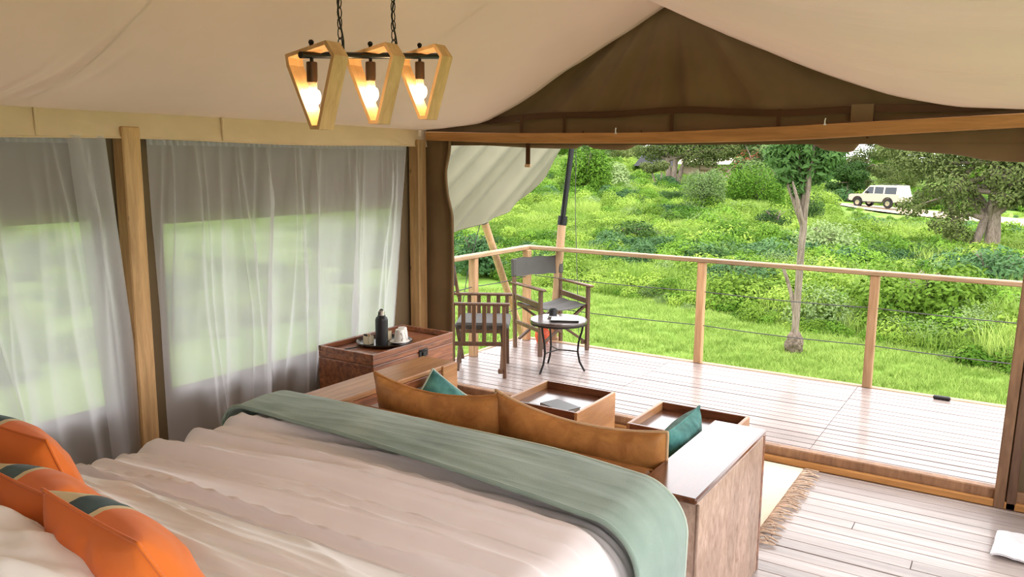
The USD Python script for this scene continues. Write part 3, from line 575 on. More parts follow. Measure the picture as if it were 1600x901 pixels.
# ------------------------------------------------------------------ chest with tea tray
cx0, cx1, cy0, cy1, chh = -3.73, -3.265, 3.56, 4.375, .62
ck = thing('chest', 'red-brown timber chest with a tray rim and dark latch', 'chest')
part(ck, 'body', cbox((cx0, cy0, .04), (cx1, cy1, .547), .005), 'redwood'); part(ck, 'lid', cbox((cx0, cy0, .549), (cx1, cy1, .585), .004), 'redwood')
for nm, a, b in (('rim', (cx0, cy0, .585), (cx0+.02, cy1, chh)), ('rim', (cx1-.02, cy0, .585), (cx1, cy1, chh)), ('rim', (cx0+.02, cy0, .585), (cx1-.02, cy0+.02, chh)), ('rim', (cx0+.02, cy1-.02, .585), (cx1-.02, cy1, chh))): part(ck, nm, cbox(a, b, .003), 'redwood')
for x in (cx0+.05, cx1-.05):
    for y in (cy0+.05, cy1-.05): part(ck, 'foot', cbox((x-.03, y-.03, 0), (x+.03, y+.03, .04), .003), 'redwood')
lt = part(ck, 'latch', cbox((cx1, 4.00, .515), (cx1+.006, 4.09, .565), .002), 'iron')
part(lt, 'hasp', cat([cbox((cx1+.004, 4.03, .46), (cx1+.014, 4.06, .545), .003), tube([(cx1+.012, 4.045+.018*math.cos(q), .50+.022*math.sin(q)) for q in np.linspace(0, 2*np.pi, 13)[:-1]], .004, 6, True), tube([(cx1+.006, 4.01, .555), (cx1+.02, 4.03, .56), (cx1+.02, 4.06, .56), (cx1+.006, 4.08, .555)], .005, 6)]), 'iron', True)
tz, tc = .586, np.array([-3.52, 3.955])
single('serving_tray', lathe([(0, 0), (.165, 0), (.182, .012), (.186, .022), (.182, .024), (.164, .008), (0, .007)], 44, (*tc, tz)), 'dark_lacquer', 'round black tray on the chest', 'tray', 40)
vf = thing('vacuum_flask', 'black vacuum flask with a steel cap on the tray', 'flask', (tc[0]+.035, tc[1]-.065, tz+.008))
part(vf, 'body', lathe([(0, 0), (.040, 0), (.041, .004), (.041, .165), (.036, .182), (.026, .190), (.026, .197), (0, .197)], 30), 'matt_black', 40)
part(vf, 'cap', lathe([(0, .197), (.022, .197), (.022, .226), (.019, .229), (0, .229)], 24), 'steel', 40); part(vf, 'loop', tube([(.0, .024*math.cos(q), .20+.034*max(0, math.sin(q))) for q in np.linspace(0, np.pi, 12)], .006, 6), 'matt_black', True)
def mug(label, x, y, saucer):
    if saucer: single('saucer', lathe([(0, 0), (.035, 0), (.066, .010), (.068, .013), (.064, .013), (.034, .005), (0, .005)], 32, (x, y, tz+.007)), 'ceramic', 'white saucer under the upturned mug on the tray', 'saucer', 40)
    z0 = tz+(.0125 if saucer else .0085)
    c = thing('mug', label, 'mug', (x, y, z0))
    part(c, 'cup', lathe([(.036, 0), (.040, 0), (.040, .003), (.030, .080), (.027, .086), (0, .087)], 28), 'ceramic', 40)
    part(c, 'handle', tube([(.034*math.cos(-.6), .034*math.sin(-.6), .066)]+[(.034+.026*math.sin(q)*1.0, -.022-.018*math.sin(q), .066-.046*(q/np.pi)) for q in np.linspace(.25, np.pi-.2, 9)]+[(.037, -.018, .018)], .0048, 7), 'ceramic', True)
mug('white mug upturned on a saucer', tc[0]+.095, tc[1]+.045, True); mug('white mug upturned behind the other one with its handle outwards', tc[0]+.05, tc[1]+.125, False)
for lab, x, y, w, h in (('cream sachet holder left of the flask on the tray', -.05, -.10, .05, .055), ('cream sachet holder between flask and mugs', -.03, .045, .06, .065)):
    c = thing('sachet_holder', lab, 'holder', (tc[0]+x, tc[1]+y, tz+.008)); part(c, 'box', cat([cbox((-w/2, -w/2, 0), (w/2, w/2, .003), .0005), cbox((-w/2, -w/2, 0), (-w/2+.003, w/2, h), .0005), cbox((w/2-.003, -w/2, 0), (w/2, w/2, h), .0005), cbox((-w/2, -w/2, 0), (w/2, -w/2+.003, h), .0005), cbox((-w/2, w/2-.003, 0), (w/2, w/2, h), .0005)]), 'cream_card')
    for q in range(4): part(c, 'sachet', bar((-.015, -w/2+.01+q*w/5, .004), (-.012, -w/2+.012+q*w/5, h+.012), .03, .004, .001, up=(0, 1, 0)), ('book_dark', 'cream_card', 'leather', 'page')[q])
single('pen', tube([(-3.60, 3.66, .592), (-3.56, 3.77, .592)], .004, 8), 'iron', 'thin dark pen on the chest left of the tray', 'pen', 30)

# ------------------------------------------------------------------ rug and dropped towel
rg = thing('rug', 'cream woven rug with knotted brown fringe by the sofa', 'rug')
X, Y = np.meshgrid(np.linspace(-2.95, -.965, 60), np.linspace(3.645, 4.745, 50), indexing='ij')
part(rg, 'pile', sheet(np.stack([X, Y, .010+.003*nz(np.stack([X*6, Y*6, X*0], -1), 1.5, 2)+.004*np.exp(-((Y-4.35+.03*X)/.03)**2)], -1), .008), 'rug_cream', True)
fr = []
for y in np.arange(3.66, 4.74, .016):
    p = np.array([-.967, y, .008]); L = rng.uniform(.07, .12); d = rng.uniform(-.04, .04); t = np.linspace(0, 1, 5)
    fr.append(tube(np.c_[p[0]+L*t, p[1]+d*t+.008*np.sin(t*6+y*40), .007+.007*np.sin(t*3.1)+rng.uniform(0, .004)*t], [.0035, .005, .0035, .0045, .003], 5))
part(rg, 'fringe', cat(fr), 'rug_fringe', True, kind='stuff')
U, V = np.meshgrid(np.linspace(0, 1, 40), np.linspace(0, 1, 40), indexing='ij')
X = .03+.30*U-.02*V; Y = 4.42-.30*V+.05*U*np.sin(V*3); Z = .012+.05*np.clip(nz(np.stack([U*3, V*3, U*0], -1), 1.4, 4)+.18, 0, 1)*np.sin(np.pi*np.clip(U*1.1, 0, 1))**.5
single('towel', sheet(np.stack([X, Y, Z], -1), .008), 'towel', 'white towel dropped on the floor by the right jamb', 'towel', True)

# ------------------------------------------------------------------ deck railing
rl = thing('railing', 'pine deck railing with steel cables', 'railing')
part(rl, 'top_rail', cbox((-4.16, 6.835, .915), (1.6, 6.925, .952), .006), 'rail_x'); part(rl, 'top_rail', cbox((-4.235, YF+.08, .915), (-4.145, 6.925, .952), .006), 'rail_y')
for x, y in ((-2.375, 6.88), (-.955, 6.88), (.55, 6.88), (-4.19, 5.93), (-4.15, 6.80)): part(rl, 'post', cbox((x-.034, y-.034, 0), (x+.034, y+.034, .915), .005), 'rail_post')
for z in (.345, .652):
    t = np.linspace(0, 1, 9)
    for a, b in (((-4.1, 6.88), (-2.375, 6.88)), ((-2.375, 6.88), (-.955, 6.88)), ((-.955, 6.88), (.55, 6.88)), ((.55, 6.88), (1.6, 6.88)), ((-4.19, YF+.1), (-4.19, 5.93)), ((-4.19, 5.93), (-4.15, 6.80))):
        part(rl, 'cable', tube(np.c_[a[0]+(b[0]-a[0])*t, a[1]+(b[1]-a[1])*t, z-.012*np.sin(np.pi*t)], .0042, 6), 'rope', True)
tp = thing('tent_pole', 'leaning veranda pole, timber below and black steel above', 'pole')
pa, pb, pc = np.array([-3.93, 6.96, .0]), at(878, 350, 7.95), at(897.5, 200, 8.05)
part(tp, 'timber_shaft', tube([pa, pb], .042, 14), 'pole_wood', 30); part(tp, 'collar', tube([pb-[0, 0, .01], pb+(pc-pb)/np.linalg.norm(pc-pb)*.08], .047, 14), 'black_metal', 30); part(tp, 'steel_shaft', tube([pb, pc], .027, 12), 'black_metal', 30)
part(tp, 'foot', cat([lathe([(0, 0), (.065, 0), (.06, .02), (.05, .03), (0, .03)], 16, pa)]), 'rail_post', 40)
single('fire_bucket', lathe([(0, 0), (.055, 0), (.075, .06), (.072, .11), (.05, .15), (.015, .165), (0, .165)], 20, (-3.95, 6.78, .0)), 'red_plastic', 'small red bucket at the foot of the leaning veranda pole', 'bucket', 40)
g = thing('guy_pole', 'weathered timber pole leaning outside the left railing', 'pole'); qa, qb = at(807, 497, 8.35), at(754.5, 340, 7.6); qa = qb+(qa-qb)*1.32
part(g, 'shaft', tube([qa, qb], .036, 12), 'pole_wood', 30); part(g, 'cap', tube([qb-(qb-qa)*.03, qb+(qb-qa)*.004], .04, 12), 'grey_tape', 30)
single('guy_rope', tube([at(752, 342, 7.6), at(730, 430, 7.7), at(722, 480, 7.75)], .004, 5), 'rope', 'thin dark rope falling from the leaning pole outside the left railing', 'rope', True)
single('guy_rope', tube([at(900, 225, 8.3), at(899, 330, 8.35), at(904, 520, 8.5)], .004, 5), 'rope', 'thin rope hanging right of the black steel pole', 'rope', True)
single('cleat', cbox((-.47, 6.80, .002), (-.35, 6.84, .03), .008), 'iron', 'small black cleat at the outer edge of the deck', 'cleat')
# canvas side curtain of the veranda, gathered up towards its outer pole
lo = PchipInterpolator([4.83, 5.519, 5.953, 6.547, 7.027, 7.414, 7.6], [1.17, 1.187, 1.254, 1.372, 1.576, 1.865, 2.02])
u = np.linspace(0, 1, 120); v = np.linspace(0, 1, 60); U, V = np.meshgrid(u, v, indexing='ij'); Y = 4.84+(7.55-4.84)*U; zl = lo(Y); Z = zl+(2.45-zl)*V
dd = (Z-1.2)-(Y-5.2)*.62; X = -4.10+.09*np.sin(dd*13+1)*.5*np.clip(U*1.5, .2, 1)+.045*np.sin(dd*29)*.6+.09*nz(np.stack([dd*6, Y*.8, Y*0], -1), 1.2, 5)
sc = thing('veranda_curtain', 'olive canvas side curtain swept up outside the left of the opening', 'curtain')
part(sc, 'cloth', sheet(np.stack([X, Y, Z], -1), -.004), 'olive_canvas', True); part(sc, 'hem', tube(np.c_[X[:, 0], Y[:, 0], Z[:, 0]], .007, 6), 'olive_canvas', True)

# ------------------------------------------------------------------ deck furniture
rt = thing('side_table', 'small round deck table on curved iron legs', 'table', (-3.31, 5.955, 0))
part(rt, 'table_top', lathe([(0, .418), (.225, .418), (.243, .422), (.247, .430), (.247, .44), (.243, .447), (0, .448)], 48), 'table_dark', 40); part(rt, 'apron', lathe([(.235, .408), (.244, .408), (.244, .420), (.235, .420), (.235, .408)], 40), 'iron', 40)
for a in (259, 19, 141):
    c, s_ = math.cos(math.radians(a)), math.sin(math.radians(a)); pr = [(.215, .415), (.205, .35), (.178, .25), (.172, .17), (.19, .08), (.235, .0)]
    part(rt, 'leg', tube([(c*r, s_*r, z) for r, z in pr], .009, 8), 'iron', True); part(rt, 'stretcher', tube([(0, 0, .175), (c*.174, s_*.174, .17)], .005, 6), 'iron', True)
tb = thing('notepad', 'white topped dark folder on the round deck table', 'notepad', (-3.235, 5.93, .449), 28); part(tb, 'board', cbox((-.12, -.085, 0), (.12, .085, .012), .002), 'book_dark'); part(tb, 'paper', cbox((-.115, -.08, .012), (.115, .08, .016), .001), 'page')
single('plant_saucer', lathe([(0, 0), (.04, 0), (.054, .012), (.052, .016), (.036, .006), (0, .006)], 26, (-3.385, 5.99, .449)), 'ceramic', 'pale saucer on the round deck table', 'saucer', 40)
ac = thing('ashtray', 'small dark ashtray pot on the pale saucer', 'ashtray', (-3.385, 5.99, .455)); part(ac, 'bowl', lathe([(0, 0), (.034, 0), (.036, .06), (.034, .066), (.029, .066), (.029, .05), (0, .05)], 24), 'matt_black', 40); part(ac, 'foot', lathe([(0, -.0), (.040, 0), (.040, .006), (0, .006)], 20), 'brass', 40)

def director_chair(loc, yaw, label):
    """faces +x before turning; canvas seat slung on scissor legs, canvas back"""
    t = thing('director_chair', label, 'chair', loc, yaw); w, d = .54, .44; hw = w/2
    for s in (-1, 1):
        y = s*hw
        part(t, 'front_leg', bar((d/2, y, 0), (d/2, y, .615), .034, .034, .003, up=(1, 0, 0)), 'chair_wood'); part(t, 'back_leg', bar((-d/2, y, 0), (-d/2-.035, y, .86), .034, .030, .003, up=(1, 0, 0)), 'chair_wood')
        part(t, 'armrest', bar((-d/2-.06, y, .63), (d/2+.06, y, .625), .052, .020, .006, up=(0, 0, 1)), 'chair_wood')
        part(t, 'side_rail', bar((-d/2, y, .50), (d/2, y, .475), .024, .05, .003, up=(0, 0, 1)), 'chair_wood'); part(t, 'side_rail', bar((-d/2, y, .26), (d/2, y, .24), .022, .036, .003, up=(0, 0, 1)), 'chair_wood')
        x = d/2-.02 if s > 0 else -d/2+.02
        for xx in (d/2-.035, -d/2+.035): part(t, 'cross_leg', bar((xx+s*.006, -s*hw*.93, .09), (xx+s*.006, s*hw*.9, .42), .020, .032, .003, up=(1, 0, 0)), 'chair_wood')
        part(t, 'seat_bar', bar((-d/2+.01, s*hw*.9, .425), (d/2-.01, s*hw*.9, .425), .03, .03, .004, up=(0, 0, 1)), 'chair_wood')
        part(t, 'foot_block', cbox((d/2-.03, y-s*.035-.02, .06), (d/2-.012, y-s*.035+.02, .10), .003), 'chair_wood')
    U, V = np.meshgrid(np.linspace(-1, 1, 24), np.linspace(-1, 1, 24), indexing='ij'); part(t, 'seat', sheet(np.stack([U*d*.5, V*hw*.93, .448-.035*(1-V**2)+.004*np.sin(U*7)], -1), .006), 'chair_canvas', True)
    bk_ = part(t, 'back_canvas', sheet(np.stack([-d/2-.018-.05*(1-V**2)-.004-.02*(U*.5+.5), V*(hw+.02), .775+U*.088+.004*np.sin(V*9)*U], -1), .005), 'chair_canvas', True)
    for s in (-1, 1): part(bk_, 'sleeve', bar((-d/2-.025, s*(hw), .69), (-d/2-.035, s*(hw), .862), .052, .044, .01, up=(1, 0, 0)), 'chair_canvas')
    return t
director_chair((-3.75, 6.60, 0), -26, 'director chair with a dark canvas back facing the tent')
def slat_chair(loc, yaw, label):
    t = thing('slatted_chair', label, 'chair', loc, yaw); w, d = .50, .43; hw = w/2
    for s in (-1, 1):
        y = s*hw
        part(t, 'leg', bar((d/2, y, 0), (d/2-.01, y, .615), .030, .030, .003, up=(1, 0, 0)), 'chair_wood'); part(t, 'leg', bar((-d/2, y, 0), (-d/2, y, .615), .030, .030, .003, up=(1, 0, 0)), 'chair_wood')
        part(t, 'armrest', bar((-d/2-.05, y, .625), (d/2+.04, y, .625), .045, .022, .006, up=(0, 0, 1)), 'chair_wood'); part(t, 'side_rail', bar((-d/2, y, .29), (d/2, y, .29), .020, .034, .003, up=(0, 0, 1)), 'chair_wood')
        for k in range(4): part(t, 'slat', bar((-d/2+.086*(k+1), y, .30), (-d/2+.086*(k+1), y, .62), .012, .034, .002, up=(1, 0, 0)), 'chair_wood')
        part(t, 'cross_leg', bar((-d/2+.03, -s*hw*.85, .05), (-d/2+.03, s*hw*.85, .42), .02, .03, .003, up=(1, 0, 0)), 'chair_wood'); part(t, 'cross_leg', bar((d/2-.03, -s*hw*.85, .05), (d/2-.03, s*hw*.85, .42), .02, .03, .003, up=(1, 0, 0)), 'chair_wood')
        part(t, 'foot_block', bar((d/2-.055, y, .06), (d/2, y, .06), .03, .04, .003, up=(0, 0, 1)), 'chair_wood')
        part(t, 'back_post', bar((-d/2-.01, y, .60), (-d/2-.06, y, .90), .03, .028, .003, up=(1, 0, 0)), 'chair_wood')
    part(t, 'seat', cbox((-d/2+.01, -hw*.92, .405), (d/2+.03, hw*.92, .46), .018), 'chair_canvas')
    U, V = np.meshgrid(np.linspace(-1, 1, 20), np.linspace(-1, 1, 20), indexing='ij'); part(t, 'back_canvas', sheet(np.stack([-d/2-.04-.04*(1-V**2), V*(hw+.01), .79+U*.09], -1), .006), 'chair_canvas', True)
    return t
slat_chair((-3.845, 5.56, 0), 30, 'slatted side director chair by the brown door flap')

# ------------------------------------------------------------------ outdoors: ground, plants
xs = np.concatenate([np.linspace(-140, -30, 56), np.linspace(-29, 8, 150), np.linspace(9, 40, 20)]); ys = np.concatenate([np.linspace(-30, 4, 18), np.linspace(4.5, 40, 140), np.linspace(41, 170, 66)])
X, Y = np.meshgrid(xs, ys, indexing='ij'); Z = ground(X, Y)+.10*nz(np.stack([X, Y, X*0], -1), .35, 3)*np.clip((np.hypot(X, Y)-9)/10, .2, 1)
single('ground', sheet(np.stack([X, Y, Z], -1)), 'turf', 'grassy ground sloping away from the deck', 'ground', True, kind='structure')
def track_pt(px, R): p = at(px, 300, R); return p[0], p[1]
tr = np.array([track_pt(px, R) for px, R in ((1325, 76.5), (1350, 75), (1400, 72), (1470, 69), (1540, 66), (1640, 63), (1800, 60))])
T = []
for i in range(len(tr)):
    d = tr[min(i+1, len(tr)-1)]-tr[max(i-1, 0)]; n_ = np.array([-d[1], d[0]])/np.hypot(*d)
    T.append([(*(tr[i]+n_*q), float(ground(*(tr[i]+n_*q)))+.06) for q in np.linspace(-3.2, 3.2, 9)])
single('dirt_track', sheet(np.array(T)), 'track_dirt', 'pale dirt track passing under the beige car', 'track', True, kind='structure')

def leaves(P, N, size, r, asp=.55, curl=.25):
    """one folded four-cornered leaf per point, its face turned roughly to N"""
    k = len(P); a = r.normal(size=(k, 3)); N = N/np.linalg.norm(N, axis=1)[:, None]; a -= N*(a*N).sum(1)[:, None]; a /= np.linalg.norm(a, axis=1)[:, None]; b = np.cross(N, a)
    s = (np.broadcast_to(size, (k,))*r.uniform(.7, 1.3, k))[:, None]
    V = np.stack([P-a*s*.5, P+b*s*asp*.5-N*s*curl*.3, P+a*s*.5-N*s*curl*.5, P-b*s*asp*.5-N*s*curl*.3], 1).reshape(-1, 3); i = np.arange(k)*4
    return V, np.vstack([np.c_[i, i+1, i+2], np.c_[i, i+2, i+3]])
def join(parts):
    V, F, o = [], [], 0
    for v, f in parts: V.append(v); F.append(f+o); o += len(v)
    return trimesh.Trimesh(np.vstack(V), np.vstack(F), process=False)
def bush_leaves(r, n, blobs, size, up=.5, fill=.35, asp=.55):
    out = []
    for c, rad in blobs:
        k = int(n*(rad[0]*rad[2])/sum(q[1][0]*q[1][2] for q in blobs)); d = r.normal(size=(k, 3)); d /= np.linalg.norm(d, axis=1)[:, None]
        rr = 1-fill*r.random(k)**2.2; P = np.asarray(c)+d*rr[:, None]*np.asarray(rad)*(1+.18*nz(d*2.2+np.asarray(c)*3, 1.5, 2)[:, None]*2)
        P[:, 2] = np.abs(P[:, 2]); out.append(leaves(P, d+[0, 0, up]+r.normal(scale=.45, size=(k, 3)), size, r, asp))
    return out
def blades(r, n, rad, h, w, bend=.35):
    a = r.uniform(0, 2*np.pi, n); q = rad*np.sqrt(r.random(n)); p = np.c_[q*np.cos(a), q*np.sin(a), 0*a]; d = r.uniform(0, 2*np.pi, n); L = h*r.uniform(.5, 1.1, n)
    o = np.c_[np.cos(d), np.sin(d), 0*d]; s = np.c_[-np.sin(d), np.cos(d), 0*d]*w/2; m = p+o*(bend*L*.3)[:, None]; m[:, 2] = L*.6; t = p+o*(bend*L)[:, None]; t[:, 2] = L
    V = np.stack([p-s, p+s, m+s*.7, m-s*.7, t], 1).reshape(-1, 3); i = np.arange(n)*5
    return V, np.vstack([np.c_[i, i+1, i+2], np.c_[i, i+2, i+3], np.c_[i+3, i+2, i+4]])
PR = UsdGeom.Scope.Define(stage, '/World/Prototypes') if False else None
protos = {}
def proto(owner, name, mesh, mt):
    p = f'{owner}/{name}'; usdkit.mesh(stage, p, mesh, M[mt]); return p
def rblobs(r, n, w, h):
    return [((r.uniform(-w, w)*.55, r.uniform(-w, w)*.55, h*r.uniform(.2, .6)), (w*r.uniform(.35, .6), w*r.uniform(.35, .6), h*r.uniform(.3, .5))) for _ in range(n)]
# mown lawn beside the deck
lawn = '/World/lawn_grass'; r = np.random.default_rng(11)
N = 16000; A = np.radians(r.uniform(-4, 44, N)); R_ = np.sqrt(r.uniform(6.5**2, 15.5**2, N)); px, py = -R_*np.sin(A), R_*np.cos(A); ok = (py > 6.98) | (px < -4.35); px, py = px[ok], py[ok]
UsdGeom.PointInstancer.Define(stage, lawn); ps = [proto(lawn, f'tuft_{chr(97+k)}', join([blades(np.random.default_rng(k), 26, .10, .085, .007, .7)]), 'grass_blade') for k in range(4)]
tag(instancer(lawn, ps, np.c_[px, py, ground(px, py)-.01], r.integers(0, 4, len(px)), r.uniform(.6, 1.15, len(px)), r.uniform(0, 6.28, len(px))), 'short mown grass between the deck and the undergrowth', 'grass', kind='stuff')
# undergrowth
ug = '/World/undergrowth'; UsdGeom.PointInstancer.Define(stage, ug); ps = []
spec = [('leaf_bright', 5, 1400, .13, .8), ('leaf_bright', 4, 1700, .10, .9), ('leaf_mid', 5, 1600, .11, .9), ('leaf_grey', 5, 1900, .075, 1.0), ('leaf_mid', 4, 1400, .14, .7), ('leaf_teal', 5, 1500, .12, .8), ('leaf_dark', 5, 1600, .10, 1.0)]
for k, (mt, nb, n, sz, h) in enumerate(spec):
    q = np.random.default_rng(40+k); ps.append(proto(ug, f'shrub_{chr(97+k)}', join(bush_leaves(q, n, rblobs(q, nb+3, 1.0, h), sz)), mt))
for k, (mt, h) in enumerate((('grass_tall', .9), ('grass_blade', .7), ('grass_tall', 1.2))):
    q = np.random.default_rng(60+k); ps.append(proto(ug, f'tall_grass_{chr(97+k)}', join([blades(q, 420, .8, h, .020, .5)]), mt))
veg_edge = lambda az: np.interp(az, [-6, 0, 5, 12, 22, 30, 37, 45], [10.0, 10.5, 11.5, 12.3, 13.8, 15.0, 17.0, 18.0])
P, I, S = [], [], []
def on_track(x, y): return np.min([np.hypot(x-(a[0]+(b[0]-a[0])*t), y-(a[1]+(b[1]-a[1])*t)) for a, b in zip(tr[:-1], tr[1:]) for t in np.linspace(0, 1, 8)], 0)
for R0, R1, n, s0, s1 in ((9.5, 13, 420, .42, .70), (13, 18, 900, .42, .75), (18, 30, 1700, .42, .85), (30, 50, 1700, .5, 1.05), (50, 95, 1700, .8, 1.6)):
    az = r.uniform(-6, 46, n); R_ = np.sqrt(r.uniform(R0**2, R1**2, n)); ok = R_ > veg_edge(az)+.5*r.random(n); az, R_ = az[ok], R_[ok]
    x, y = -R_*np.sin(np.radians(az)), R_*np.cos(np.radians(az)); ok = on_track(x, y) > 4.0; x, y, R_, az = x[ok], y[ok], R_[ok], az[ok]
    f = nz(np.c_[x*.22, y*.22, 0*x], 1.0, 5, 2); k = np.empty(len(x), int); u = r.random(len(x))
    for i in range(len(x)):
        c = (0, 1, 1, 7, 0, 8, 0, 1) if f[i] > .06 else ((2, 7, 2, 3, 8, 1, 0, 4) if f[i] > -.05 else (2, 4, 5, 0, 2, 4, 6, 5))
        if R_[i] < 20 and az[i] > 20: c = c+(8, 1, 0, 7)
        k[i] = c[int(u[i]*len(c))]
    edge = np.clip((R_-veg_edge(az))/1.2, .5, 1); mean = np.where(az > 20, .75, 1.0)
    low = np.where((az < 11) & (R_ > 46) & (R_ < 77), .25, 1)
    P.append(np.c_[x, y, ground(x, y)-.05]); I.append(k); S.append(r.uniform(s0, s1, len(x))*edge*mean*low)
n = 500; x, y = r.uniform(-26, -9, n), r.uniform(-3, 12, n); P.append(np.c_[x, y, ground(x, y)-.05]); I.append(r.integers(0, 10, n)); S.append(r.uniform(.25, .6, n))
P, I, S = np.vstack(P), np.concatenate(I), np.concatenate(S)
tag(instancer(ug, ps, P, I, np.c_[S, S, S*r.uniform(.75, 1.2, len(S))], r.uniform(0, 6.28, len(S))), 'dense green undergrowth of weeds and low shrubs beyond the lawn', 'undergrowth', kind='stuff')

# single bushes and trees that stand out
def bush(px, py, R, w, h, mt, label, n=2600, size=.09, seed=0, name='bush'):
    """py: where its foot meets the ground"""
    q = np.random.default_rng(seed+100); p = at(px, py, R); z = min(p[2], float(ground(p[0], p[1]))+.3) if py else float(ground(p[0], p[1]))
    t = thing(name, label, 'bush', (p[0], p[1], z-.05)); part(t, 'foliage', join(bush_leaves(q, n, rblobs(q, 9, w, h), size)), mt)
    st = [tube([(0, 0, -.1), (q.uniform(-.2, .2)*w, q.uniform(-.2, .2)*w, h*.4), (q.uniform(-.5, .5)*w, q.uniform(-.5, .5)*w, h*.8)], [.03, .02, .008], 5) for _ in range(7)]
    part(t, 'stems', cat(st), 'bark', True)
bush(1098, 318, 38, 1.15, 1.75, 'leaf_grey', 'rounded grey-green bush before the flat-roofed tan tent', 5200, .10, 1)
bush(985, 400, 24, .85, 1.15, 'leaf_dark', 'dark glossy shrub above the middle of the deck rail', 3200, .10, 2)
bush(1210, 345, 30, .75, .85, 'leaf_dark', 'low dark shrub left of the slender tree trunk', 2600, .09, 3)
bush(738, 420, 17, .62, .95, 'leaf_teal', 'dark leafy shrub behind the leaning timber pole', 2600, .09, 4)
bush(915, 300, 42, 1.7, 2.6, 'leaf_mid', 'tall green bush beside the black steel pole', 6500, .15, 5)
bush(955, 295, 48, 1.5, 1.6, 'leaf_grey', 'pale green bush left of the thick-trunked tree', 6500, .15, 6)
bush(1185, 285, 46, 2.4, 2.9, 'leaf_mid', 'broad green bush right of the flat-roofed tan tent', 7000, .15, 7)
bush(1262, 318, 36, .8, 1.35, 'leaf_dark', 'dark bush right of the slender tree trunk', 2800, .09, 8)
bush(1555, 470, 17, 1.3, 1.2, 'leaf_teal', 'blue-green shrub below the big shade tree', 4600, .10, 9)
bush(1290, 380, 22, .9, .85, 'leaf_grey', 'grey-leaved shrub right of the slender tree, behind the deck rail', 3000, .085, 10)
bush(1165, 450, 15.5, .8, .62, 'leaf_teal', 'blue-green patch of weeds right of the middle rail post', 2800, .085, 11)
bush(1430, 470, 13.5, 1.0, .75, 'leaf_bright', 'bright green leafy clump behind the right rail post', 3200, .10, 12)
bush(848, 395, 27, .7, .7, 'leaf_grey', 'pale tussock seen between side curtain and steel pole', 2000, .08, 13)

def tree(loc, label, h, trunks, crown, mt, n, size, seed, name='tree', nb=9, bmat='bark', asp=.55):
    q = np.random.default_rng(seed+300); t = thing(name, label, 'tree', loc)
    for pts, r0, r1 in trunks:
        p = np.asarray(pts, float); s = np.linspace(0, 1, len(p)); ss = np.linspace(0, 1, 24); pp = np.stack([PchipInterpolator(s, p[:, k])(ss) for k in range(3)], 1)
        pp[:, :2] += .04*r0/.1*nz(np.c_[ss*9, ss*0+seed, ss*0], 1, seed)[:, None]; part(t, 'trunk', tube(pp, (r0+(r1-r0)*ss)*(1+.25*nz(np.c_[ss*22, ss*0, ss*0], 1, seed+1)), 10), bmat, True)
    br = []
    for c, rad in crown:
        b0 = np.asarray(trunks[q.integers(min(nb, len(trunks)))][0][-1], float); br.append(tube([b0*.8+[0, 0, .0], (b0+np.asarray(c))/2+q.normal(scale=.1, size=3), np.asarray(c)], [trunks[0][2]*.9, trunks[0][2]*.5, .012], 6))
    part(t, 'branches', cat(br), bmat, True)
    out = []
    for c, rad in crown:
        k = int(n*(rad[0]*rad[2])/sum(z[1][0]*z[1][2] for z in crown)); d = q.normal(size=(k, 3)); d /= np.linalg.norm(d, axis=1)[:, None]
        Pp = np.asarray(c)+d*(1-.5*q.random(k)**1.6)[:, None]*np.asarray(rad)*(1+.5*nz(d*2.5+np.asarray(c), 1.5, seed)[:, None]); out.append(leaves(Pp, d+[0, 0, .5]+q.normal(scale=.5, size=(k, 3))*[1, 1, .6], size, q, asp))
    part(t, 'foliage', join(out), mt)
    return t
# slender tree with a knobbly foot beside the lawn
p = at(1240, 553, 11.0); z0 = -.7; z0 = float(ground(p[0], p[1]))
st = tree((p[0], p[1], z0), 'slender pale-trunked tree with a knobbly foot on the lawn', 3, [([(0, 0, 0), (0, 0, .6), (.01, 0, 1.4), (.02, 0, 1.9), (.02, .0, 2.1)], .048, .042), ([(.02, 0, 2.08), (.06, .02, 2.3), (.10, .0, 2.7)], .026, .016), ([(.02, 0, 2.08), (-.05, .02, 2.3), (-.09, .0, 2.6)], .026, .016), ([(.0, 0, .45), (-.07, 0, .75), (-.20, 0, 1.12)], .036, .02)],
          [((-.20, 0, 2.40), (.20, .2, .22)), ((.14, .05, 2.46), (.24, .22, .24)), ((-.05, .05, 2.75), (.34, .3, .26)), ((-.36, 0, 2.62), (.18, .2, .22)), ((.30, 0, 2.62), (.2, .2, .22)), ((-.06, 0, 2.2), (.11, .12, .16)), ((.0, 0, 3.1), (.5, .4, .35))], 'leaf_tree', 3400, .125, 1, nb=1, asp=.33)
bl = trimesh.creation.icosphere(3, 1.0); v_ = bl.vertices; bl.vertices = v_*np.array([.115, .115, .165])*(1+.5*nz(v_*2.4, 1.3, 9)[:, None]+.35*nz(v_*7, 1.3, 3)[:, None])+[0, 0, .13]; part(st, 'burl', bl, 'burl_bark', True, label='knobbly swollen foot of the trunk')
